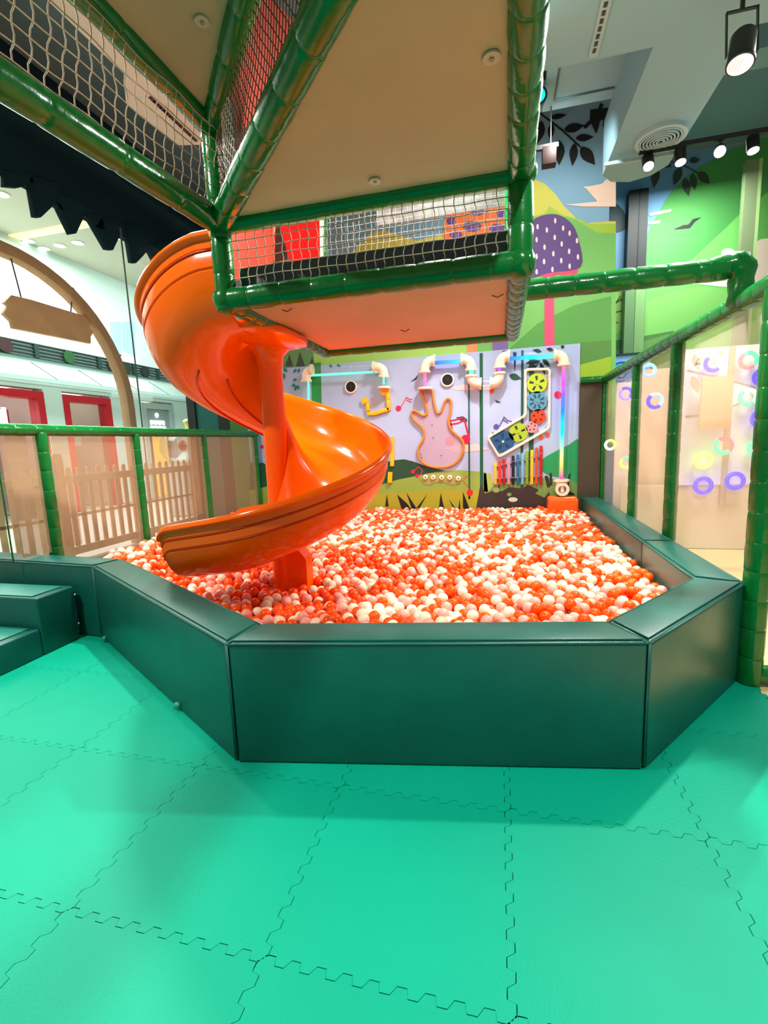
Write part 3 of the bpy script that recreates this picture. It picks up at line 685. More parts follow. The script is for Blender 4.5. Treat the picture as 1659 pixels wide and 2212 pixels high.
for k, y in enumerate((2.80, 3.18, 4.95)): part(fl, 'mesh_fold', MB().box((-3.63, y, .57), (-3.625, y+.16, 1.54)), see_through('mesh_fold_%d' % k, srgb(160, 136, 96), .4))

# ================================================================== SLIDE
CX, CY, RR = -1.585, 3.2, .812
zt_ = [2.50, 2.315, 2.14, 1.95, 1.735, 1.51, 1.30, 1.115, .965, .885]
def rimz(s):
    k = min(max(s/45., 0), 8.999); i = int(k); f = k-i
    p = [zt_[max(i-1, 0)], zt_[i], zt_[i+1], zt_[min(i+2, 9)]]
    return .5*(2*p[1]+(p[2]-p[0])*f+(2*p[0]-5*p[1]+4*p[2]-p[3])*f*f+(3*p[1]-p[0]-3*p[2]+p[3])*f**3)
# section: (inward distance from rim line, drop below rim)
SEC_OUT = [(-.030, -.012), (-.034, -.028), (-.024, -.042), (-.006, -.048), (-.004, -.085), (.006, -.090), (.006, -.096), (.000, -.101), (.004, -.15), (.014, -.155), (.014, -.161), (.009, -.166), (.024, -.22), (.055, -.28), (.105, -.335), (.175, -.372), (.26, -.392), (.36, -.395), (.45, -.378), (.53, -.335), (.60, -.27), (.66, -.19), (.705, -.10), (.735, -.02)]
SEC_IN = [(.745, -.01), (.735, .005), (.70, -.06), (.65, -.155), (.59, -.24), (.52, -.31), (.44, -.355), (.36, -.372), (.265, -.368), (.185, -.35), (.12, -.315), (.075, -.268), (.045, -.21), (.028, -.14), (.02, -.06), (.014, -.02), (.004, -.002), (-.012, .002)]
SEC = SEC_OUT+SEC_IN
def station(s):
    "point and inward unit vector at angle s (degrees) after the entry; straight run-out after 372"
    S_END = 366
    if s < 0:
        p = Vector((CX-s*.012, CY-RR, rimz(0)+.002*(-s)*.2)); return p, Vector((0, 1, 0))
    if s <= S_END:
        a = radians(-90-s); return Vector((CX+RR*cos(a), CY+RR*sin(a), rimz(s))), Vector((-cos(a), -sin(a), 0))
    a = radians(-90-S_END); p = Vector((CX+RR*cos(a), CY+RR*sin(a), 0)); tdir = Vector((sin(a), -cos(a), 0)); d = (s-S_END)*.011
    return p+tdir*d+Vector((0, 0, rimz(S_END)-.0017*(s-S_END))), Vector((-cos(a), -sin(a), 0))
stations = [-9, -5]+list(range(0, 366, 4))+[366, 372, 380, 388, 394, 397, 399, 400]
mb = MB(); n = len(SEC)
for s in stations:
    p, inn = station(s)
    fl_ = 1.0
    if s > 394: fl_ = {397: .94, 399: .80, 400: .62}[s]                     # rounded mouth end
    for d, dz in SEC:
        zz = dz*(1.0+.17*max(0, min(1, (250-s)/70.))) if dz < -.1 or d > .3 else dz
        if s > 394: zz = dz if dz < -.2 else dz-(1-fl_)*.12
        mb.v.append(tuple(p+inn*d+Vector((0, 0, zz))))
for i in range(len(stations)-1):
    for k in range(n):
        j = (k+1) % n
        mb.f.append((i*n+k, (i+1)*n+k, (i+1)*n+j, i*n+j)); mb.mi.append(0)
mb.f.append(tuple(range(n))); mb.f.append(tuple((len(stations)-1)*n+k for k in range(n))[::-1]); mb.mi += [0, 0]
sl = thing('spiral_slide', 'glossy orange spiral slide winding round a column into the ball pit', 'slide', (CX, CY, 0))
part(sl, 'chute', mb, M_SLIDE, smooth=True)
def ribbon(d, dz, s0, s1, r=.005, step=4):
    pts = []
    s = s0
    while s <= s1: p, inn = station(s); pts.append(p+inn*d+Vector((0, 0, dz))); s += step
    return MB().tube(pts, r, 6)
for d, dz, s0, s1 in ((.001, -.093, -8, 398), (.010, -.158, -8, 398)):
    part(sl, 'groove', ribbon(d, dz, s0, s1, .0055), M_GROOVE, smooth='full')
part(sl, 'groove', ribbon(.30, -.467, 40, 172, .006), M_GROOVE, smooth='full'); part(sl, 'groove', ribbon(.50, -.42, 60, 165, .006), M_GROOVE, smooth='full')
part(sl, 'column', MB().tube([(-1.6, 3.2, 0), (-1.6, 3.2, 1.9), (-1.6, 3.2, 2.0), (-1.6, 3.2, 2.06)], [.085, .085, .10, .16], 32), M_SLIDE, smooth=True)
mb = MB()
for i in range(9):
    a = i/8; x = -1.56+a*.17
    mb.v += [(x, 3.13, .05), (x, 3.25, .05), (x, 3.13, .62-.10*a**3), (x, 3.25, .62-.10*a**3)]
for i in range(8):
    o = i*4; mb.f += [(o, o+4, o+6, o+2), (o+1, o+3, o+7, o+5), (o+2, o+6, o+7, o+3)]
mb.f += [(0, 2, 3, 1), (32, 33, 35, 34)]; mb.mi = [0]*len(mb.f)
part(sl, 'support_bracket', mb, M_SLIDE, smooth=True)
part(sl, 'entry_pan', MB().prism([(-1.66, 2.6, 2.052), (-1.38, 2.6, 2.05), (-1.29, 2.8, 2.045), (-1.27, 3.1, 2.04), (-1.31, 3.22, 2.04), (-1.45, 3.28, 2.04), (-1.66, 3.2, 2.04)], (0, 0, .05)), M_SLIDE, bevel=.015)
part(sl, 'entry_flange', MB().prism([(XL-.1, 2.40, 2.46), (XL-.1, 2.45, 2.12), (XL-.1, 3.05, 2.10), (XL-.1, 3.1, 2.36), (XL-.1, 3.04, 2.16), (XL-.1, 2.5, 2.16), (XL-.1, 2.44, 2.46)], (.02, 0, 0)), M_SLIDE)

# ================================================================== BALLS
_k = (-3.50-INN[1].x)/(INN[2].x-INN[1].x)
PIT = [(-3.50, INN[1].y+(INN[2].y-INN[1].y)*_k), (INN[2].x, INN[2].y), (INN[3].x, INN[3].y), (INN[4].x, INN[4].y), (1.04, 6.55), (-3.50, 6.55)]
def inside(x, y, m=.036):
    if x < INN[1].x+.03 and y < 3.04: return False
    for i in range(len(PIT)):
        (x0, y0), (x1, y1) = PIT[i], PIT[(i+1) % len(PIT)]
        L = hypot(x1-x0, y1-y0)
        if ((x1-x0)*(y-y0)-(y1-y0)*(x-x0))/L < m: return False
    return True
BR = .0352
def surf(x, y):
    z = .372 + .05*max(0, min(1, (y-3.2)/3.0)) + .09*max(0, min(1, (-2.3-x)/1.1))
    z -= .05*math.exp(-((x+1.5)**2+(y-2.75)**2)/.35)
    return z + .018*noise.noise(Vector((x*1.7, y*1.7, 0)))+.012*noise.noise(Vector((x*5, y*5, 3)))
rb_ = random.Random(3)
pts = []
sp = .0755
for lay in range(2):
    row = 0; y = 1.6
    while y < 6.6:
        x = -3.6+(sp/2 if (row+lay) % 2 else 0)
        while x < 1.1:
            px_, py_ = x+rb_.uniform(-.020, .020), y+rb_.uniform(-.020, .020)+lay*.022
            if inside(px_, py_) and hypot(px_+1.6, py_-3.2) > .13 and not (lay == 0 and rb_.random() < .05):
                pts.append([px_, py_, surf(px_, py_)-BR-lay*.060+rb_.uniform(-.022, .022), lay])
            x += sp
        y += sp*.89; row += 1
for it in range(12):                                   # push overlapping balls apart
    kd = kdtree.KDTree(len(pts))
    for i, p in enumerate(pts): kd.insert(p[:3], i)
    kd.balance()
    mv = [[0, 0, 0] for _ in pts]
    for i, p in enumerate(pts):
        for co, j, d in kd.find_range(p[:3], 2*BR):
            if j > i and d > 1e-6:
                k = (2*BR-d)/d*.46
                for q in range(3):
                    dd = (p[q]-pts[j][q])*k*(1 if q < 2 else .8); mv[i][q] += dd; mv[j][q] -= dd
    for p, m_ in zip(pts, mv):
        nx, ny = p[0]+m_[0], p[1]+m_[1]
        if inside(nx, ny, .034): p[0], p[1] = nx, ny
        p[2] += m_[2]
M_BALL = [mat('ball_orange', srgb(255, 82, 4), .28, .3, 0, 1, .05, 2), mat('ball_pink', srgb(255, 172, 152), .3, .3), mat('ball_cream', srgb(255, 234, 200), .3, .3)]
def bcol(x, y):
    c = rb_.random()+.16*noise.noise(Vector((x*2.3, y*2.3, 9)))
    return 0 if c < .50 else (1 if c < .77 else 2)
for p in pts: p.append(bcol(p[0], p[1]))
def vis(p):
    v = Vector(p[:3])-CAM; z = v.dot(FWD); u = 829.5+F_PX*v.dot(RT)/z; vv = 1106-F_PX*v.dot(UP)/z
    # hidden by the front pads?
    for i in range(6):
        a, b = INN[i], INN[i+1]
    return z, u, vv
cand = []
for i, p in enumerate(pts):
    if p[3]: continue
    z, u, vv = vis(p)
    if not (-10 < u < 1669): continue
    # sight line must clear the padded rim in front
    k = (p[2]+BR-CAM_H); ok = True
    for (a, b) in zip(INN[:-1], INN[1:]):
        e = b-a; den = p[0]*e.y-p[1]*e.x
        if abs(den) < 1e-9: continue
        t_ = (a.x*e.y-a.y*e.x)/den; s_ = ((a.x-p[0]*t_)*-1)/e.x if abs(e.x) > 1e-6 else ((a.y-p[1]*t_)*-1)/e.y
        if 0 < t_ < 1 and 0 <= s_ <= 1 and CAM_H+k*t_ < RIM: ok = False
    if 300 < u < 840 and 1010 < vv < 1245 and p[0] < -.9 and vv < 1245-(u-420)*.42 and u > 350: ok = False
    if ok: cand.append((z, i))
cand.sort(); near = set(i for z, i in cand[:300])
ball_me = []
for k in range(3):
    me = bpy.data.meshes.new('pit_ball'); mbb = MB().ball((0, 0, 0), BR, 24, 14); me.from_pydata(mbb.v, [], mbb.f); me.materials.append(M_BALL[k])
    me.polygons.foreach_set('use_smooth', [True]*len(me.polygons)); ball_me.append(me)
BL_ = ['orange-red plastic ball lying loose in the front part of the ball pit', 'pale pink plastic ball lying loose in the front part of the ball pit', 'cream white plastic ball lying loose in the front part of the ball pit']
GP_ = ['orange balls in the front of the pit', 'pink balls in the front of the pit', 'cream balls in the front of the pit']
hi, lo = MB().ball((0, 0, 0), BR, 14, 9), MB().ball((0, 0, 0), BR, 8, 6)
V, Fc, MI = [], [], []
for i, p in enumerate(pts):
    if i in near:
        o = bpy.data.objects.new('pit_ball', ball_me[p[4]]); COL.objects.link(o); o.location = p[:3]
        tag(o, BL_[p[4]], 'ball', GP_[p[4]])
    else:
        src = lo if p[3] else hi; n0 = len(V)
        V += [(x+p[0], y+p[1], z+p[2]) for x, y, z in src.v]; Fc += [tuple(q+n0 for q in f) for f in src.f]; MI += [p[4]]*len(src.f)
me = bpy.data.meshes.new('pit_balls'); me.from_pydata(V, [], Fc)
for m in M_BALL: me.materials.append(m)
me.polygons.foreach_set('material_index', MI); me.polygons.foreach_set('use_smooth', [True]*len(Fc)); me.update()
o = bpy.data.objects.new('pit_balls', me); COL.objects.link(o)
tag(o, 'thousands of orange, pink and cream balls filling the pit to the back wall', 'balls', kind='stuff')
struct('pit_filler', MB().prism([(x, y, 0) for x, y in PIT], (0, 0, .27)), mat('pit_base', srgb(226, 110, 78), .7))  # raised base added in ball colour so gaps between balls stay bright

# ================================================================== MUSIC BOARD ON THE BACK WALL
YP = YB-.035; PB = ('y', YP)
bd = thing('music_board', 'big lavender-blue wall board printed with hills, notes and leaves behind the pit', 'board', (-1.2, YP, .3))
part(bd, 'board', MB().box((-3.52, YP, .2), (1.0, YB-.002, 2.5)), mat('board_print', srgb(172, 190, 226), .4, .4, 0, 1, .06, .8))
def bp(name, pts, col, off=.001, smooth=0, **k): return decal(bd, name, pts, col, PB, off, smooth, **k)
def z2(x, y): return (600+x/6.146, 740+y/6.146)
def z3(x, y): return (860+x/6.145, 740+y/6.145)
def z4(x, y): return (1040+x/5.977, 740+y/5.977)
GD = (22, 88, 62)
bp('printed_stem', [(672, 785), (693, 783), (695, 880), (674, 880)], (46, 140, 76))
bp('printed_line', [(1011, 766), (1014, 766), (1016, 1078), (1012, 1078)], GD, .004); bp('printed_line', [(1036, 763), (1043, 763), (1044, 1098), (1037, 1098)], GD, .004)
bp('printed_line', [(1126, 757), (1131, 757), (1130, 1060), (1124, 1060)], GD, .004); bp('printed_line', [(1143, 775), (1154, 775), (1152, 1040), (1142, 1040)], GD, .004)
bp('printed_hill', [(780, 1120), (800, 1010), (845, 995), (872, 992), (890, 996), (930, 1010), (975, 1020), (900, 1060), (860, 1120)], (30, 74, 52), .002)
bp('printed_hill', [(540, 1000), (570, 1000), (600, 1030), (700, 1040), (700, 1120), (540, 1120)], (30, 84, 56), .002)
bp('printed_hill', [(540, 1060), (620, 1040), (780, 1060), (860, 1036), (940, 1020), (985, 1015), (1050, 1020), (1060, 1120), (540, 1120)], (140, 168, 72), .003)
bp('printed_hill', [(540, 1085), (700, 1070), (860, 1064), (960, 1058), (1050, 1062), (1050, 1120), (540, 1120)], (166, 164, 44), .004)
bp('printed_hill', [(1045, 1022), (1060, 1023), (1066, 1050), (1045, 1070)], (160, 180, 80), .003)
bp('printed_hill', [(1043, 1120), (1043, 1060), (1070, 1040), (1120, 1035), (1180, 1032), (1250, 1040), (1250, 1120)], (112, 150, 80), .0025)
bp('printed_tree', [(1168, 1010), (1172, 992), (1200, 975), (1230, 960), (1252, 953), (1252, 1040), (1225, 1032), (1200, 1030), (1180, 1024)], (34, 150, 92), .004, 3)
for a in ([(1176, 1028), (1184, 1028), (1188, 1052), (1182, 1053)], [(1187, 1022), (1192, 1022), (1193, 1048), (1187, 1049)], [(1228, 1025), (1233, 1022), (1228, 1052), (1223, 1052)]): bp('printed_grass', a, (40, 44, 36), .006)
bp('printed_bush', [(1028, 1100), (1038, 1045), (1048, 1066), (1060, 1062), (1078, 1048), (1082, 1062), (1100, 1052), (1126, 1055), (1142, 1048), (1164, 1058), (1156, 1066), (1176, 1075), (1186, 1062), (1192, 1100)], (56, 48, 44), .006)
bp('printed_bush', [(1225, 1100), (1228, 1060), (1240, 1066), (1248, 1100)], (30, 34, 32), .006)
bp('printed_patch', ell(1072, 1058, 8, 6), (140, 160, 100), .008); bp('printed_patch', ell(1100, 1068, 5, 4), (120, 150, 110), .008)
bp('printed_patch', ell(1108, 1079, 10, 5), (206, 214, 196), .008)
BK = (28, 26, 30)
for a in ([(868, 1100), (858, 1068), (880, 1088), (888, 1100)], [(890, 1100), (878, 1064), (900, 1098)], [(898, 1100), (924, 1066), (904, 1102)], [(948, 1100), (952, 1064), (960, 1100)], [(1000, 1100), (1000, 1062), (1014, 1098)], [(980, 1100), (970, 1078), (984, 1098)], [(990, 1100), (993, 1078), (995, 1100)], [(832, 1094), (836, 1068), (840, 1094)]): bp('printed_grass', a, BK, .006)
for a in ([(975, 838), (1000, 830), (1030, 834), (1052, 836), (1094, 834), (1060, 842), (985, 843)], [(955, 968), (985, 962), (995, 955), (1010, 962), (1030, 958), (1056, 972), (990, 978)], [(1040, 968), (1054, 972), (1040, 974)]): bp('printed_cloud', a, (232, 204, 206), .002)
RD = (232, 26, 70)
def note(cx, cy, r, seg, col, wd=2.2):
    bp('printed_note', ell(cx, cy, r, r), col, .006)
    for s_ in seg: bp('printed_note_stem', stroke(s_, wd), col, .005)
note(861, 882, 6, [[(866, 880), (878, 858)], [(878, 858), (884, 862), (891, 863)], [(878, 864), (889, 869)]], (226, 36, 80), 1.6)
note(972, 953, 10, [[(981, 950), (974, 912)], [(972, 909), (988, 906), (1001, 902)], [(972, 917), (990, 914), (1001, 908)]], RD, 3)
note(1006, 949, 10, [[(1013, 945), (1003, 905)]], RD, 3.5)
note(892, 1019, 4, [[(895, 1017), (904, 1008), (913, 1016), (908, 1026)]], RD, 1.8); note(901, 1028, 4, [], RD)
note(1015, 1064, 7, [[(1013, 1055), (1000, 1038), (1010, 1028)]], (226, 40, 40), 1.6)
note(1072, 922, 6, [[(1078, 922), (1089, 901)], [(1088, 900), (1096, 908), (1106, 911)], [(1086, 906), (1098, 914)]], (88, 76, 140), 2)
note(1062, 845, 5, [], (236, 92, 50)); note(1169, 945, 5, [[(1165, 942), (1162, 928)]], (236, 92, 60), 1.2); note(1183, 940, 5, [[(1180, 937), (1178, 922)]], (236, 92, 60), 1.2)
note(1205, 853, 8, [], (224, 24, 80)); note(808, 871, 3, [[(806, 868), (800, 858)]], (224, 110, 110), 1.2); note(566, 965, 4, [], (200, 24, 80))
bp('printed_bird', [(886, 825), (895, 819), (904, 809), (899, 820), (894, 822)], BK, .006); bp('printed_bird', [(1069, 863), (1076, 867), (1083, 869), (1074, 870)], BK, .006)
for a in ((1100, 811, 1126, 818, 7), (1075, 940, 1062, 935, 5)): bp('printed_leaf', leafpts(*a), (24, 78, 60), .005)
bp('printed_leaf', [(1108, 760), (1116, 762), (1112, 804)], (20, 46, 44), .005)
for a in ((1165, 780, 1135, 785, 5), (1160, 790, 1132, 800, 5), (1166, 782, 1178, 810, 4), (1172, 776, 1188, 792, 5), (1100, 765, 1085, 758, 4), (1195, 757, 1180, 753, 4), (1213, 752, 1218, 746, 4), (1170, 760, 1150, 756, 4)): bp('printed_leaf', leafpts(*a), (24, 40, 44), .005)
bp('printed_branch', stroke([(1166, 778), (1158, 792), (1150, 800)], 2), (24, 40, 44), .005)
bp('printed_leaf', leafpts(1155, 885, 1180, 880, 9), (24, 78, 54), .005); bp('printed_leaf', [(985, 902), (1000, 899), (1009, 906), (1008, 913), (998, 910)], (30, 54, 52), .004)
for a in ((640, 797, 634, 806, 3), (646, 796, 645, 806, 3), (640, 818, 633, 824, 3), (638, 830, 630, 835, 3), (640, 833, 637, 845, 3), (643, 832, 646, 842, 2.5), (613, 796, 621, 804, 4), (612, 806, 614, 820, 4), (712, 788, 718, 794, 3), (728, 787, 736, 792, 3)): bp('printed_leaf', leafpts(*a), (34, 136, 110), .005)

YT = YP-.10                                     # axis plane of the pipes
def P(x, y, Y=YT): return aty(x, y, Y)
def elbow(t, a, k, b, r=.064):
    A, K, B = P(*a), P(*k), P(*b)
    c = [A*(1-u)**2+K*(2*u*(1-u))+B*u*u for u in [q/9 for q in range(10)]]
    e = part(t, 'elbow', MB().tube(c, r, 18), M_PVC, smooth='full')
    for q, d in ((A, A-K), (B, B-K)):
        d.normalize(); part(t, 'flange', MB().tube([q-d*.012, q+d*.012], r*1.25, 20), M_PVC, smooth=True, sub=e)
def ctube(t, a, b, r=.06): part(t, 'clear_tube', MB().tube([P(*a), P(*b)], r, 20, cap=False), M_CLEAR, smooth='full')
def led(t, a, b, m, r=.02): part(t, 'led_strip', MB().tube([P(*a, YT+.01), P(*b, YT+.01)], r, 8), m, smooth='full')
def leds(t, a, b, m, n):
    mb = MB(); A, B = P(*a, YT), P(*b, YT)
    for k in range(n+1): mb.ball(A.lerp(B, k/n), .016, 8, 6)
    part(t, 'led_strip', mb, m, smooth='full')
G_LED = mat('green_led', (.1, .9, .6), .3, emit=(.10, 1, .55), estr=1.3)
t = thing('left_pipe_run', 'clear pipe with green lights and cream elbows at upper left of the music board', 'pipe', (-2.3, YT, 2.2))
elbow(t, (662, 823), (660, 800), (674, 799)); ctube(t, (672, 800), (808, 793)); elbow(t, (808, 793), (830, 791), (829, 813)); ctube(t, (829, 812), (829, 832)); ctube(t, (663, 825), (664, 900))
part(t, 'flange', MB().tube([P(829, 835), P(829, 839)], .09, 20), M_PVC, smooth=True)
leds(t, (672, 811), (815, 803), G_LED, 46); leds(t, (666, 818), (667, 900), G_LED, 26); leds(t, (829, 812), (829, 828), G_LED, 6)
part(t, 'bracket', MB().box((-2.75, YT, 2.36), (-2.70, YP, 2.40)).box((-1.6, YT, 2.36), (-1.55, YP, 2.40)), M_PVC)
t = thing('right_pipe_run', 'zigzag clear pipe with cream elbows and rainbow light across the music board', 'pipe', (-.2, YT, 2.2))
elbow(t, (917, 803), (917, 779), (938, 779)); ctube(t, (917, 804), (918, 836)); part(t, 'flange', MB().tube([P(918, 837), P(918, 841)], .1, 20), M_PVC, smooth=True)
ctube(t, (938, 779), (998, 776)); elbow(t, (998, 776), (1018, 775), (1018, 798)); ctube(t, (1018, 798), (1018, 812)); elbow(t, (1018, 812), (1018, 829), (1038, 829))
ctube(t, (1038, 829), (1060, 828)); elbow(t, (1060, 828), (1079, 828), (1079, 806)); ctube(t, (1079, 806), (1079, 793)); elbow(t, (1079, 793), (1079, 770), (1099, 769))
ctube(t, (1098, 770), (1200, 767)); elbow(t, (1198, 767), (1218, 765), (1218, 788)); ctube(t, (1218, 786), (1212, 1036), .058)
led(t, (938, 784), (998, 780), glow_ramp('led_blue', [(0, (.01, .12, 1)), (1, (.05, .5, 1))], 1.6, 'X'), .025)
led(t, (1098, 775), (1199, 769), glow_ramp('led_bluegreen', [(0, (.01, .12, 1)), (.5, (.0, .6, .8)), (1, (.1, .9, .4))], 1.6, 'X'), .025)
led(t, (1218, 789), (1212, 1034), glow_ramp('led_rainbow', [(0, (.9, .05, .25)), (.12, (1, .45, .1)), (.25, (.4, .9, .3)), (.4, (0, .8, .7)), (.6, (.0, .2, 1)), (.75, (.15, .1, 1)), (.85, (.8, .05, .8)), (1, (1, .15, .15))], 1.7, 'Z'), .022)
led(t, (918, 805), (918, 834), mat('led_pink', (.9, .1, .3), .3, emit=(1, .12, .3), estr=1.3)); led(t, (1018, 799), (1018, 811), G_LED, .03); led(t, (1079, 805), (1079, 793), mat('led_violet', (.3, .05, .9), .3, emit=(.35, .05, 1), estr=1.4))
a, b = P(1213, 1037), P(1213, 1050)
part(t, 'base_flange', MB().tube([P(1213, 1036), P(1213, 1040)], .1, 20), M_PVC, smooth=True); part(t, 'base_fitting', MB().tube([P(1213, 1040), P(1213, 1062)], .073, 20), M_PVC, smooth=True)
c = P(1213, 1056); part(t, 'outlet', MB().disc((c.x, c.y-.03, c.z), (0, -1, 0), .085, .06, 24, r2=.05), M_PVC, smooth=True); part(t, 'outlet_hole', MB().disc((c.x, c.y-.06, c.z), (0, -1, 0), .05, .01, 20), paint(120, 112, 100))
part(t, 'bracket', MB().box((c.x-.05, c.y, c.z), (c.x+.05, YP, c.z+.05)), M_PVC)
t = thing('orange_box', 'orange padded box under the rainbow pipe at the pit corner', 'box', (.8, 6.3, .2))
a, b = aty(1186, 1078, 6.25), aty(1250, 1073, 6.25)
part(t, 'body', MB().box((a.x, 6.25, .25), (b.x, YP-.005, a.z-.01)), mat('orange_vinyl', srgb(244, 100, 20), .4, .4, .1, 40), bevel=.012, segs=3); part(t, 'lid', MB().box((a.x+.01, 6.26, a.z-.012), (b.x-.01, YP-.01, a.z+.006)), mat('orange_lid', srgb(238, 110, 36), .4), bevel=.006); part(t, 'label_strip', MB().box((b.x-.16, 6.3, a.z+.006), (b.x-.04, 6.33, a.z+.008)), paint(250, 230, 210))
for px_, py_, nm in ((759, 836, 'round black speaker with cream ring left of the guitar outline'), (967, 821, 'round black speaker with cream ring above the guitar outline')):
    c = aty(px_, py_, YP); t = thing('wall_speaker', nm, 'speaker', (c.x, YP, c.z), 'speakers on the music board')
    part(t, 'ring', MB().disc((c.x, YP-.001, c.z), (0, -1, 0), .09, .03, 28, r2=.072), paint(246, 222, 206), smooth=True); part(t, 'cone', MB().disc((c.x, YP-.001, c.z), (0, -1, 0), .074, .022, 28), paint(16, 16, 18)); part(t, 'cap', MB().ball((c.x, YP-.022, c.z), .02, 12, 8, sq=(1, .4, 1)), paint(40, 36, 36), smooth='full')
t = thing('guitar_panel', 'guitar shaped clear wall panel outlined in orange rope', 'wall toy', (-.5, YP, 1.4))
gp = [(295, 640), (340, 740), (385, 920), (340, 968), (275, 935), (215, 905), (180, 930), (188, 990), (230, 1050), (300, 1110), (345, 1190), (330, 1290), (282, 1370), (260, 1450), (290, 1545), (360, 1615), (460, 1650), (560, 1655), (680, 1640), (780, 1580), (850, 1480), (872, 1370), (845, 1290), (770, 1220), (700, 1150), (668, 1050), (688, 960), (706, 850), (700, 775), (665, 745), (622, 780), (590, 860), (565, 918), (525, 938), (498, 890), (470, 760), (440, 620)]
G3 = [aty(*z3(*p), YP-.03) for p in gp]
part(t, 'rope_outline', MB().tube(smoothloop(G3, 4), .017, 8, closed=True), mat('orange_rope', srgb(222, 136, 56), .7, .3, .4, 200), smooth='full')
part(t, 'clear_cover', MB().prism([p+Vector((0, .012, 0)) for p in smoothloop(G3, 2)], (0, .004, 0)), see_through('rosy_acrylic', srgb(214, 184, 200), .38, .2))
for p in ((450, 1095), (465, 1262), (572, 1500), (300, 1480), (310, 1530), (510, 890)): c = aty(*z3(*p), YP-.03); part(t, 'screw', MB().disc(c, (0, -1, 0), .008, .006, 10), paint(70, 60, 64))
t = thing('gear_case', 'cream framed bent case with six coloured gears on the music board', 'wall toy', (.5, YP, 1.7))
fo = [(550, 360), (590, 335), (860, 330), (890, 360), (885, 1080), (855, 1132), (255, 1478), (212, 1475), (80, 1250), (90, 1205), (530, 945), (556, 900)]
cx_, cy_ = 560, 900
fi = [(580, 385), (600, 368), (845, 362), (862, 380), (856, 1065), (835, 1105), (250, 1440), (225, 1440), (108, 1245), (115, 1225), (560, 962), (585, 915)]
O3 = [aty(*z4(*p), YP) for p in fo]; I3 = [aty(*z4(*p), YP) for p in fi]; n = len(O3); mb = MB(); e = Vector((0, -.045, 0))
mb.v = [tuple(p) for p in O3+I3]+[tuple(p+e) for p in O3+I3]
for k in range(n):
    j = (k+1) % n; mb.f += [(2*n+k, 2*n+j, 3*n+j, 3*n+k), (k, j, 2*n+j, 2*n+k), (n+k, 3*n+k, 3*n+j, n+j), (k, n+k, n+j, j)]
mb.mi = [0]*len(mb.f)
part(t, 'frame', mb, paint(248, 224, 206), bevel=.004)
for p in ((725, 350), (875, 440), (873, 755), (870, 1060), (845, 1115), (565, 1280), (330, 1070), (155, 1180), (100, 1230), (150, 1350), (255, 1460), (528, 955), (562, 690)): c = aty(*z4(*p), YP-.045); part(t, 'screw', MB().disc(c, (0, -1, 0), .009, .004, 10), paint(226, 196, 176))
def gear(cx, cy, r, col, nt_, holes, hub, dark):
    c = aty(*z4(cx, cy), YP); R = r/5.977*6.75/F_PX; c = Vector((c.x, YP-.006, c.z)); pl = []
    for k in range(nt_*4):
        a_ = 2*pi*k/(nt_*4); rr = R*(1.0 if k % 4 in (0, 1) else .93); pl.append(c+Vector((cos(a_)*rr, 0, sin(a_)*rr)))
    g = part(t, 'gear', MB().prism(pl, (0, -.022, 0)), paint(*col), label='%s gear' % dark[1])
    for k in range(holes):
        a_ = 2*pi*k/holes+.4; d = Vector((cos(a_), 0, sin(a_)))
        if hub: part(t, 'gear_slot', MB().prism([c+Vector((0, -.022, 0))+d*R*.3+d.cross(Vector((0, 1, 0)))*R*.07*s_ for s_ in (-1, 1)]+[c+Vector((0, -.022, 0))+d*R*.72+d.cross(Vector((0, 1, 0)))*R*.13*s_ for s_ in (1, -1)], (0, -.002, 0)), paint(*dark[0]), sub=g)
        else: part(t, 'gear_hole', MB().disc(c+d*R*.55+Vector((0, -.022, 0)), (0, -1, 0), R*.15, .002, 12), paint(*dark[0]), sub=g)
    part(t, 'gear_hub', MB().disc(c+Vector((0, -.022, 0)), (0, -1, 0), R*.1, .008, 12), paint(240, 236, 220) if dark[1] == 'navy blue' else paint(*col), sub=g)
gear(715, 530, 118, (176, 202, 54), 40, 5, True, ((38, 60, 46), 'lime green')); gear(715, 760, 118, (88, 150, 176), 40, 8, True, ((40, 84, 110), 'grey blue')); gear(730, 955, 88, (236, 70, 34), 30, 5, False, ((96, 20, 20), 'orange red'))
gear(648, 1090, 70, (250, 146, 156), 24, 5, False, ((90, 50, 60), 'pink')); gear(475, 1160, 114, (160, 190, 50), 40, 4, True, ((38, 50, 40), 'olive green')); gear(278, 1278, 134, (34, 84, 128), 60, 5, True, ((20, 52, 92), 'navy blue'))
XY = [(178, 1545, (246, 190, 50)), (235, 1525, (240, 52, 44)), (290, 1505, (176, 18, 30)), (350, 1485, (246, 136, 160)), (408, 1460, (20, 18, 40)), (470, 1445, (26, 100, 140)), (530, 1425, (110, 176, 204)), (588, 1395, (120, 160, 40)), (650, 1385, (250, 190, 40)), (710, 1355, (238, 68, 30)), (768, 1330, (180, 14, 24))]
t = thing('wall_xylophone', 'row of eleven coloured xylophone bars rising to the right on the music board', 'xylophone', (.4, YP, 1.0))
part(t, 'mounting_rail', MB().bar(aty(*z4(160, 1620), YP-.008), aty(*z4(785, 1480), YP-.008), .02, .016).bar(aty(*z4(160, 1770), YP-.008), aty(*z4(785, 1745), YP-.008), .02, .016), paint(60, 56, 52))
for x, y, c in XY:
    a, b = aty(*z4(x, y), YP), aty(*z4(x-3, 1830), YP); w2 = .019
    br = part(t, 'bar', MB().box((a.x-w2, YP-.034, b.z), (a.x+w2, YP-.016, a.z)), paint(*c), bevel=.004)
    for f in (.24, .8): part(t, 'screw', MB().ball((a.x, YP-.034, b.z+(a.z-b.z)*f), .009, 10, 6), M_STEEL, smooth='full', sub=br)
t = thing('note_chute', 'yellow music note shaped ball chute beside the left pipe', 'wall toy', (-1.9, YP, 1.9))
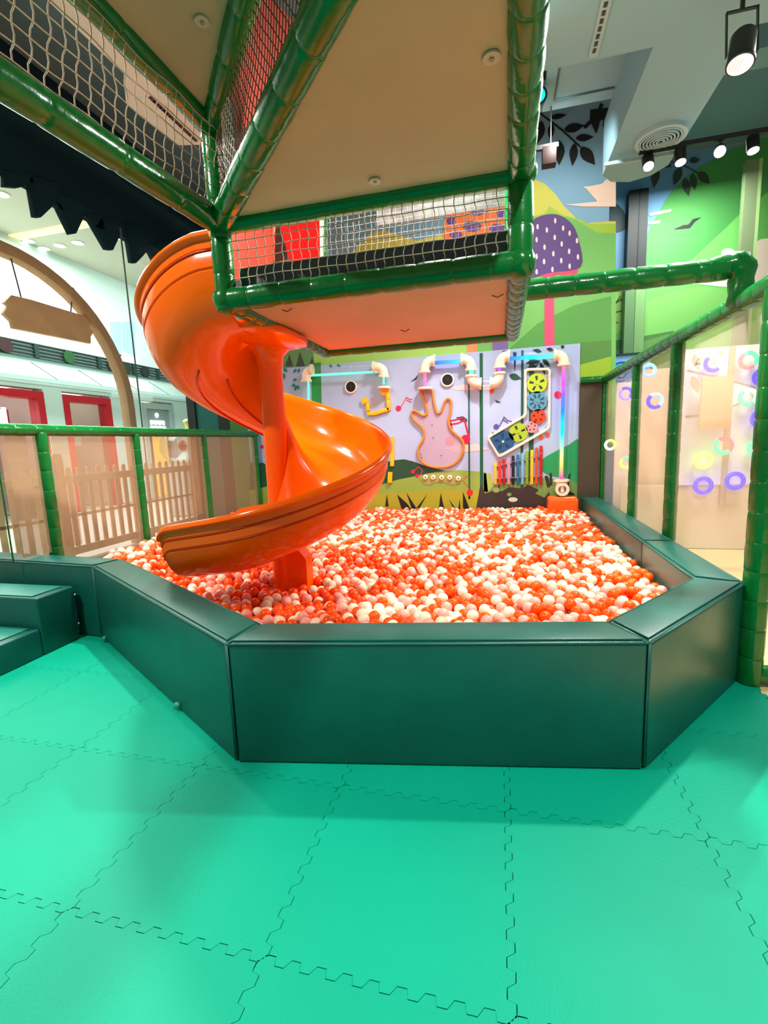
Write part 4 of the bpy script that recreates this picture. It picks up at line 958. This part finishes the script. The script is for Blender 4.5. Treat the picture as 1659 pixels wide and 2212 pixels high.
M_YEL = mat('yellow_plastic', srgb(252, 186, 22), .4, .4)
def N(x, y): return aty(*z2(x, y), YP-.02)
for k, pl in enumerate(([(1155, 775), (1195, 800), (1198, 910)], [(1190, 945), (1300, 940), (1480, 880)], [(1475, 900), (1470, 760), (1450, 660)])): 
    pp = [N(*q) for q in pl]; mb = MB()
    for a, b in zip(pp[:-1], pp[1:]): mb.bar(a, b, .05, .055, upv=(0, 1, 0))
    part(t, 'channel', mb, M_YEL, bevel=.004)
part(t, 'note_head', MB().disc(N(1155, 775)+Vector((0, .01, 0)), (0, -1, 0), .05, .03, 20), M_YEL); part(t, 'note_head', MB().disc(N(1425, 650)+Vector((0, .01, 0)), (0, -1, 0), .062, .03, 20), M_YEL)
part(t, 'clear_cover', MB().prism([N(*q)+Vector((0, .008, 0)) for q in ((1200, 800), (1420, 680), (1460, 880), (1220, 930))], (0, .003, 0)), see_through('faint_acrylic', srgb(214, 214, 226), .3, .2))
part(t, 'lower_channel', MB().bar(N(1520, 1250), N(1520, 1640), .05, .04, upv=(0, 1, 0)), M_YEL); part(t, 'lower_channel', MB().bar(N(1495, 1720), N(1490, 1860), .06, .05, upv=(0, 1, 0)), M_YEL)
t = thing('knob_strip', 'wavy olive wall strip with five cream knobs below the guitar', 'wall toy', (-.5, YP, .95))
kp = [aty(*z3(*p), YP) for p in ((290, 1790), (330, 1755), (420, 1735), (560, 1730), (700, 1730), (820, 1740), (858, 1790), (830, 1850), (760, 1885), (680, 1880), (600, 1850), (520, 1850), (430, 1885), (340, 1870))]
part(t, 'strip', MB().prism(smoothloop(kp, 3), (0, -.012, 0)), see_through('olive_acrylic', srgb(190, 184, 110), .6, .2))
for p in ((365, 1785), (468, 1788), (580, 1790), (688, 1788), (800, 1803)):
    c = aty(*z3(*p), YP-.012); k = part(t, 'knob', MB().disc(c, (0, -1, 0), .034, .025, 18), paint(250, 226, 196), bevel=.006); part(t, 'knob_screw', MB().disc(c+Vector((0, -.024, 0)), (0, -1, 0), .01, .003, 10), paint(60, 44, 40), sub=k)

# ================================================================== MALL ON THE LEFT
XM = -10.0; PM = ('x', XM)
fc = struct('wall_mall_facade', MB().box((XM-.2, 3, 2.86), (XM, 24, 6.0)), mat('mint_facade', srgb(206, 232, 224), .5, .3, 0, 1, .03, .6))
def fac(name, pts, col, off=.004, **k): return decal(fc, name, pts, col, PM, off, **k)
for x0, x1, y0, y1 in ((65, 140, 752, 800), (155, 222, 770, 815), (240, 330, 780, 850)): fac('facade_reflection', [(x0, y0+30), (x1, y0+42), (x1, y1+18), (x0, y1+8)], (232, 246, 240))  # window reflections painted as pale flat rectangles, here and in the next loop
for x0, x1 in ((0, 50), (60, 140), (150, 215), (230, 300)): fac('facade_reflection', [(x0, 722+x0*.17), (x1, 722+x1*.17), (x1, 745+x1*.19), (x0, 730+x0*.19)], (222, 242, 242))
for x0, x1 in ((238, 262), (264, 292)): fac('facade_window', [(x0, 700-x0*.02), (x1, 700-x1*.02), (x1, 770), (x0, 756)], (160, 206, 224), m=mat('sky_pane', srgb(170, 214, 230), .2, .5))
# grille band
t = thing('grille_band', 'dark slatted grille band with round discs along the shop facade', 'grille', (XM+.05, 9, 3.6))
zA, zB = 3.52, 3.82
for k in range(5): part(t, 'slat', MB().box((XM+.03, 6.5, zA+k*(zB-zA)/4-.012), (XM+.07, 15.6, zA+k*(zB-zA)/4+.012)), paint(34, 62, 58))
part(t, 'backing', MB().box((XM, 6.5, zA), (XM+.03, 15.6, zB)), paint(150, 178, 178))
for y in (7.0, 8.65, 10.35, 11.55, 12.5, 13.4, 14.4): part(t, 'upright', MB().box((XM+.03, y-.05, zA), (XM+.09, y+.05, zB)), paint(28, 58, 58))
for y, c in ((7.95, (50, 26, 30)), (9.45, (30, 84, 44)), (10.75, (60, 66, 40)), (11.25, (40, 50, 40)), (11.95, (30, 44, 36))): part(t, 'disc', MB().disc((XM+.09, y, (zA+zB)/2), (1, 0, 0), .15, .02, 20), paint(*c))
# glass canopy
t = thing('glass_canopy', 'glass canopy held by thin rods above the shop fronts', 'canopy', (XM+.4, 10, 2.95))
part(t, 'glass', MB().box((XM, 6.5, 2.93), (XM+.7, 15.6, 2.96)), see_through('canopy_glass', srgb(196, 228, 220), .55, .15)); part(t, 'front_edge', MB().box((XM+.66, 6.5, 2.90), (XM+.72, 15.6, 2.99)), paint(168, 200, 196))
for y in (7.3, 8.6, 9.8, 11.0, 12.2, 13.4): part(t, 'rod', MB().tube([(XM, y-.05, 3.42), (XM+.66, y, 2.97)], .008, 5), paint(60, 84, 84))
# shop fronts
def shop(nm, y0, y1, z1, frame, back, lab):
    t = thing(nm, lab, 'shop front', (XM, (y0+y1)/2, 0))
    m = mat('shop_frame_%s' % nm, frame, .4, .4)
    part(t, 'frame_side', MB().box((XM-.25, y0, 0), (XM+.02, y0+.16, z1)), m); part(t, 'frame_side', MB().box((XM-.25, y1-.16, 0), (XM+.02, y1, z1)), m); part(t, 'frame_top', MB().box((XM-.25, y0+.16, z1-.16), (XM+.02, y1-.16, z1)), m)
    part(t, 'back_wall', MB().box((XM-2.2, y0-.3, 0), (XM-2.1, y1+.3, 3)), mat('shop_back_%s' % nm, back, .7)); part(t, 'side_wall', MB().box((XM-2.2, y1-.02, 0), (XM-.25, y1+.02, 3)), MATS['shop_back_%s' % nm]); part(t, 'side_wall', MB().box((XM-2.2, y0-.02, 0), (XM-.25, y0+.02, 3)), MATS['shop_back_%s' % nm])
    part(t, 'shop_ceiling', MB().box((XM-2.2, y0, 2.9), (XM-.2, y1, 2.95)), paint(236, 236, 236))
    for k in range(3): part(t, 'strip_light', MB().box((XM-1.8+k*.55, y0+.3, 2.86), (XM-1.7+k*.55, y1-.3, 2.89)), mat('shop_strip_light', (1, 1, 1), .5, emit=(1, .97, .95), estr=4))
    part(t, 'glass', MB().box((XM-.12, y0+.16, 0), (XM-.11, y1-.16, z1-.16)), M_CLEAR)
    return t
s1 = shop('red_shop', 6.6, 8.72, 2.80, srgb(196, 26, 40), srgb(214, 190, 180), 'shop front with a wide red frame and a glowing white sign')
part(s1, 'sign_box', MB().box((XM-.7, 7.55, 1.98), (XM-.6, 8.35, 2.42)), paint(160, 30, 44))
for k, y in enumerate((7.6, 7.72, 7.84, 7.96, 8.08, 8.2)): part(s1, 'sign_letter', MB().box((XM-.6, y, 2.08), (XM-.56, y+.075, 2.36+.05*((k*7) % 3))), mat('sign_glow', (1, 1, 1), .5, emit=(1, 1, 1), estr=3))
for z in (1.0, 1.35, 1.7): part(s1, 'shelf', MB().box((XM-2.1, 6.9, z), (XM-1.75, 8.5, z+.03)), paint(230, 160, 150))
s2_ = shop('red_shoe_shop', 9.2, 10.62, 2.80, srgb(196, 26, 40), srgb(220, 206, 188), 'shop front with a narrow red frame and shoe shelves inside')
part(s2_, 'shelf_panel', MB().box((XM-2.1, 9.45, .4), (XM-2.0, 10.35, 2.1)), paint(244, 226, 190)); part(s2_, 'poster', MB().box((XM-.3, 9.5, 1.6), (XM-.29, 9.85, 1.95)), paint(190, 214, 200))
for k in range(5):
    z = .55+.3*k; part(s2_, 'shelf', MB().box((XM-2.0, 9.45, z), (XM-1.75, 10.35, z+.03)), paint(236, 214, 170))
    for q in range(4): y = 9.52+q*.22; part(s2_, 'shoe', MB().ball((XM-1.85, y+.06, z+.07), .06, 8, 6, sq=(.8, 1.4, .7)), paint(*((70, 60, 70), (120, 70, 60), (60, 70, 90))[(k+q) % 3]))
s3 = shop('gold_shop', 11.75, 13.1, 2.80, srgb(168, 192, 186), srgb(232, 204, 140), 'pale framed shop front with warm gold interior and small white lettering')
part(s3, 'fascia', MB().box((XM-.1, 11.9, 2.0), (XM-.06, 12.95, 2.62)), paint(150, 172, 166))
for k in range(7): part(s3, 'sign_letter', MB().box((XM-.06, 12.1+k*.09, 2.18+.02*(k % 2)), (XM-.04, 12.16+k*.09, 2.3)), MATS['sign_glow'])
for k in range(9): part(s3, 'sign_letter', MB().box((XM-.06, 12.08+k*.075, 2.07), (XM-.04, 12.13+k*.075, 2.13)), MATS['sign_glow'])
part(s3, 'sign_emblem', MB().disc((XM-.06, 12.4, 2.46), (1, 0, 0), .07, .02, 10), MATS['sign_glow'])
part(s3, 'door', MB().box((XM-.1, 12.0, 0), (XM-.06, 12.75, 1.98)), mat('gold_door', srgb(214, 170, 70), .4, emit=srgb(255, 210, 110), estr=.4)); part(s3, 'door_frame', MB().bar((XM-.03, 12.0, 0), (XM-.03, 12.0, 2.0), .06, .06).bar((XM-.03, 12.78, 0), (XM-.03, 12.78, 2.0), .06, .06).bar((XM-.03, 12.0, 2.0), (XM-.03, 12.78, 2.0), .06, .06), paint(70, 60, 40))
for y0, y1 in ((8.72, 9.2), (10.62, 11.75), (13.1, 16.5), (3, 6.6)):
    struct('wall_mall_pier', MB().box((XM-.2, y0, 0), (XM, y1, 2.86)), MATS['mint_facade'])
struct('wall_mall_end', MB().box((-16, 24, 0), (-3, 24.2, 6)), MATS['mint_facade'])
t = thing('access_panel', 'small blue-grey control panel on the pier beside the gold shop', 'panel', (XM, 11.3, 2.1)); part(t, 'box', MB().box((XM, 11.2, 1.95), (XM+.04, 11.38, 2.25)), paint(196, 214, 230), bevel=.005); part(t, 'button', MB().disc((XM, 11.28, 1.75), (1, 0, 0), .03, .03, 12), paint(60, 70, 90))
# mall ceiling
mc = struct('ceiling_mall', MB().box((-16, 0, 6.0), (-4.95, 24.2, 6.1)), mat('mall_ceiling_paint', srgb(214, 210, 190), .7, .2, 0, 1, .02, 1))
M_COVE = mat('cove_light', (1, .8, .5), .5, emit=srgb(255, 206, 130), estr=.9)
for y in (8.57, 13.9): obj('cove_strip', MB().box((-14, y-.12, 5.98), (-5, y+.12, 5.999)), M_COVE, mc)
for x, y, nm in ((62, 521, 'small bright downlight between the wooden arch top and the valance teeth'), (95, 537, 'second downlight right of the arch top in the mall ceiling'), (129, 531, 'third downlight of the row under the yellow cove strip'),
                 (168, 525, 'fourth downlight of the row, below the middle valance tooth'), (258, 513, 'downlight beside the glass joint line under the valance'), (322, 535, 'downlight next to the top of the orange slide'), (3, 420, 'downlight at the left edge of the picture below the valance')):
    c = atz(x, y, 5.99)
    t = thing('downlight', nm, 'downlight', (c.x, c.y, 5.99), 'mall ceiling downlights')
    part(t, 'trim', MB().disc((c.x, c.y, 5.985), (0, 0, 1), .13, .014, 20, r2=.105), paint(236, 236, 228)); part(t, 'lens', MB().disc((c.x, c.y, 5.99), (0, 0, 1), .105, .008, 20), mat('downlight_glow', (1, 1, 1), .5, emit=(1, .98, .95), estr=3))
# dark leaf valance above the glass line
XV = -4.8
t = thing('leaf_valance', 'dark teal canopy fascia with hanging leaf shaped teeth at upper left', 'canopy', (XV, 5, 4.2))
M_VAL = mat('dark_teal_felt', srgb(9, 44, 54), .85, .2)
def V_(x, y, X=XV): return atx(x, y, X)
part(t, 'fascia', MB().box((XV-.05, 1.0, 4.15), (XV+.05, 11, 6.3)), M_VAL); part(t, 'soffit', MB().box((XV+.05, 1.0, 4.6), (XV+.4, 11, 4.66)), M_VAL)
part(t, 'stripe', MB().box((XV+.05, 1.0, 5.2), (XV+.06, 11, 5.32)), paint(84, 24, 44))
teeth = [[(0, 372), (60, 378), (62, 398), (30, 408), (0, 405)], [(50, 380), (122, 400), (112, 440), (78, 472), (66, 470)], [(104, 415), (178, 438), (172, 470), (155, 506), (144, 508), (118, 455)], [(118, 440), (132, 462), (104, 442)], [(172, 455), (250, 480), (248, 515), (235, 542), (222, 540)], [(210, 470), (222, 502), (195, 492)], [(262, 480), (335, 505), (320, 530), (300, 555), (285, 570), (276, 568), (268, 520)], [(305, 525), (380, 520), (372, 560), (345, 586), (326, 566)], [(360, 530), (440, 545), (420, 590), (380, 580)]]
for k, q in enumerate(teeth): part(t, 'leaf_tooth', MB().prism([V_(*p) for p in q], (.07, 0, 0)), M_VAL, bevel=.006)
# picket fence, arch and hanging sign
XP = -5.42
t = thing('picket_fence', 'pale wooden picket fence outside the left mesh', 'fence', (XP, 5.5, 0))
part(t, 'rail', MB().box((XP-.02, 1.6, 1.0), (XP+.02, 9.6, 1.1)), M_WOOD); part(t, 'rail', MB().box((XP-.02, 1.6, .06), (XP+.02, 9.6, .16)), M_WOOD); part(t, 'rail', MB().box((XP-.05, 1.6, .55), (XP-.02, 9.6, .59)), M_WOOD)
y = 1.7; k = 0; me = None
while y < 9.6:
    if me is None: o = part(t, 'picket', MB().prism([(XP-.04, y-.033, .05), (XP-.04, y+.033, .05), (XP-.04, y+.033, 1.17), (XP-.04, y+.018, 1.2), (XP-.04, y-.018, 1.2), (XP-.04, y-.033, 1.17)], (.02, 0, 0)), M_WOOD); me = o.data; y0 = y
    else: o = bpy.data.objects.new('picket', me); COL.objects.link(o); o.parent = t; o.location = (0, y-y0, 0)
    y += .155
for y in (3.0, 4.75, 9.5): part(t, 'fence_post', MB().prism([(XP-.06, y-.07, 0), (XP-.06, y+.07, 0), (XP-.06, y+.07, 1.32), (XP-.06, y+.05, 1.38), (XP-.06, y-.05, 1.38), (XP-.06, y-.07, 1.32)], (.12, 0, 0)), M_WOOD, bevel=.006)
YC, RA, ZS = 4.42, 1.66, 2.02
t = thing('garden_arch', 'tall bent wooden arch rising from the picket fence at far left', 'arch', (XP, YC, 0))
arc = [(XP, YC+RA, 0), (XP, YC+RA, 1.0)]+[(XP, YC+RA*cos(a_), ZS+RA*sin(a_)) for a_ in [pi*k/28 for k in range(29)]]+[(XP, YC-RA, 1.0), (XP, YC-RA, 0)]
mb = MB(); n = len(arc)
for k, p in enumerate(arc):
    q = Vector(arc[min(k+1, n-1)])-Vector(arc[max(k-1, 0)]); nn = Vector((0, q.z, -q.y)).normalized()*.065; p = Vector(p)
    mb.v += [tuple(p+nn+Vector((.07, 0, 0))), tuple(p-nn+Vector((.07, 0, 0))), tuple(p-nn-Vector((.07, 0, 0))), tuple(p+nn-Vector((.07, 0, 0)))]
for k in range(n-1):
    for j in range(4): mb.f.append((k*4+j, k*4+(j+1) % 4, k*4+4+(j+1) % 4, k*4+4+j))
mb.f += [(0, 1, 2, 3), (n*4-4, n*4-3, n*4-2, n*4-1)]; mb.mi = [0]*len(mb.f)
part(t, 'bent_frame', mb, M_WOOD, bevel=.008)
for y in (YC+RA, YC-RA): part(t, 'foot_block', MB().box((XP-.12, y-.12, -.02), (XP+.12, y+.12, .12)), M_WOOD, bevel=.008)
sg = [(2, 655), (18, 638), (60, 648), (180, 684), (192, 700), (188, 708), (196, 718), (190, 728), (190, 743), (120, 729), (22, 710), (18, 695), (0, 678), (12, 662)]
t = thing('hanging_sign', 'blank tan wooden board with ragged ends hanging from the arch on chains', 'sign', (XP, 4.9, 3.0))
part(t, 'board', MB().prism([V_(*p, XP-.02) for p in sg], (.05, 0, 0)), M_WOOD2, bevel=.006)
for a, b in (((23, 556), (46, 644)), ((157, 624), (153, 674))): part(t, 'chain', MB().tube([V_(*a, XP), V_(*b, XP)], .008, 6), paint(80, 74, 66)); part(t, 'hook', MB().ball(V_(*a, XP), .02, 8, 6), paint(60, 56, 52))
# glass panel line, tube toy and cable
t = thing('glass_wall', 'tall clear glass panel edge behind the low mesh fence', 'glass wall', (-4.6, 5, 0))
a = atx(282, 700, -4.6); part(t, 'glass', MB().box((-4.605, 1.5, 0), (-4.595, a.y, 4.15)).box((-4.605, a.y+.012, 0), (-4.595, 7.1, 4.15)), clear('thin_glass', (.97, 1, .985), .0)); part(t, 'glass_joint', MB().box((-4.607, a.y, 0), (-4.593, a.y+.012, 4.15)), paint(96, 122, 104))
t = thing('tube_toy', 'yellow and blue bent foam tubes standing beyond the picket fence', 'toy', (-7, 9.3, 0))
def V7(x, y): return atx(x, y, -7.0)
part(t, 'blue_tube', MB().tube(smoothloop([V7(430, 960), V7(430, 918), V7(424, 902), V7(412, 896)], 6, False), .055, 12), paint(40, 120, 190), smooth=True, label='blue foam tube'); part(t, 'yellow_tube', MB().tube(smoothloop([V7(410, 960), V7(406, 922), V7(400, 908)], 5, False), .06, 12), paint(214, 220, 120), smooth=True, label='yellow foam tube'); part(t, 'base', MB().box((-7.3, 9.6, 0), (-6.6, 10.6, .9)), paint(150, 190, 206), bevel=.02)
t = thing('clear_ball', 'big clear inflatable ball behind the left mesh fence', 'inflatable ball', (-6.6, 8.3, .9))
c = atx(385, 965, -6.6); part(t, 'shell', MB().ball(c, .36, 28, 18), clear('clear_vinyl', (.93, .97, .97), .12), smooth='full'); part(t, 'stripe', MB().ball(c+Vector((.05, .08, .02)), .13, 14, 10, sq=(.4, 1, .9)), paint(206, 70, 50), smooth='full'); part(t, 'stand', MB().box((c.x-.2, c.y-.2, 0), (c.x+.2, c.y+.2, c.z-.33)), paint(190, 196, 190))
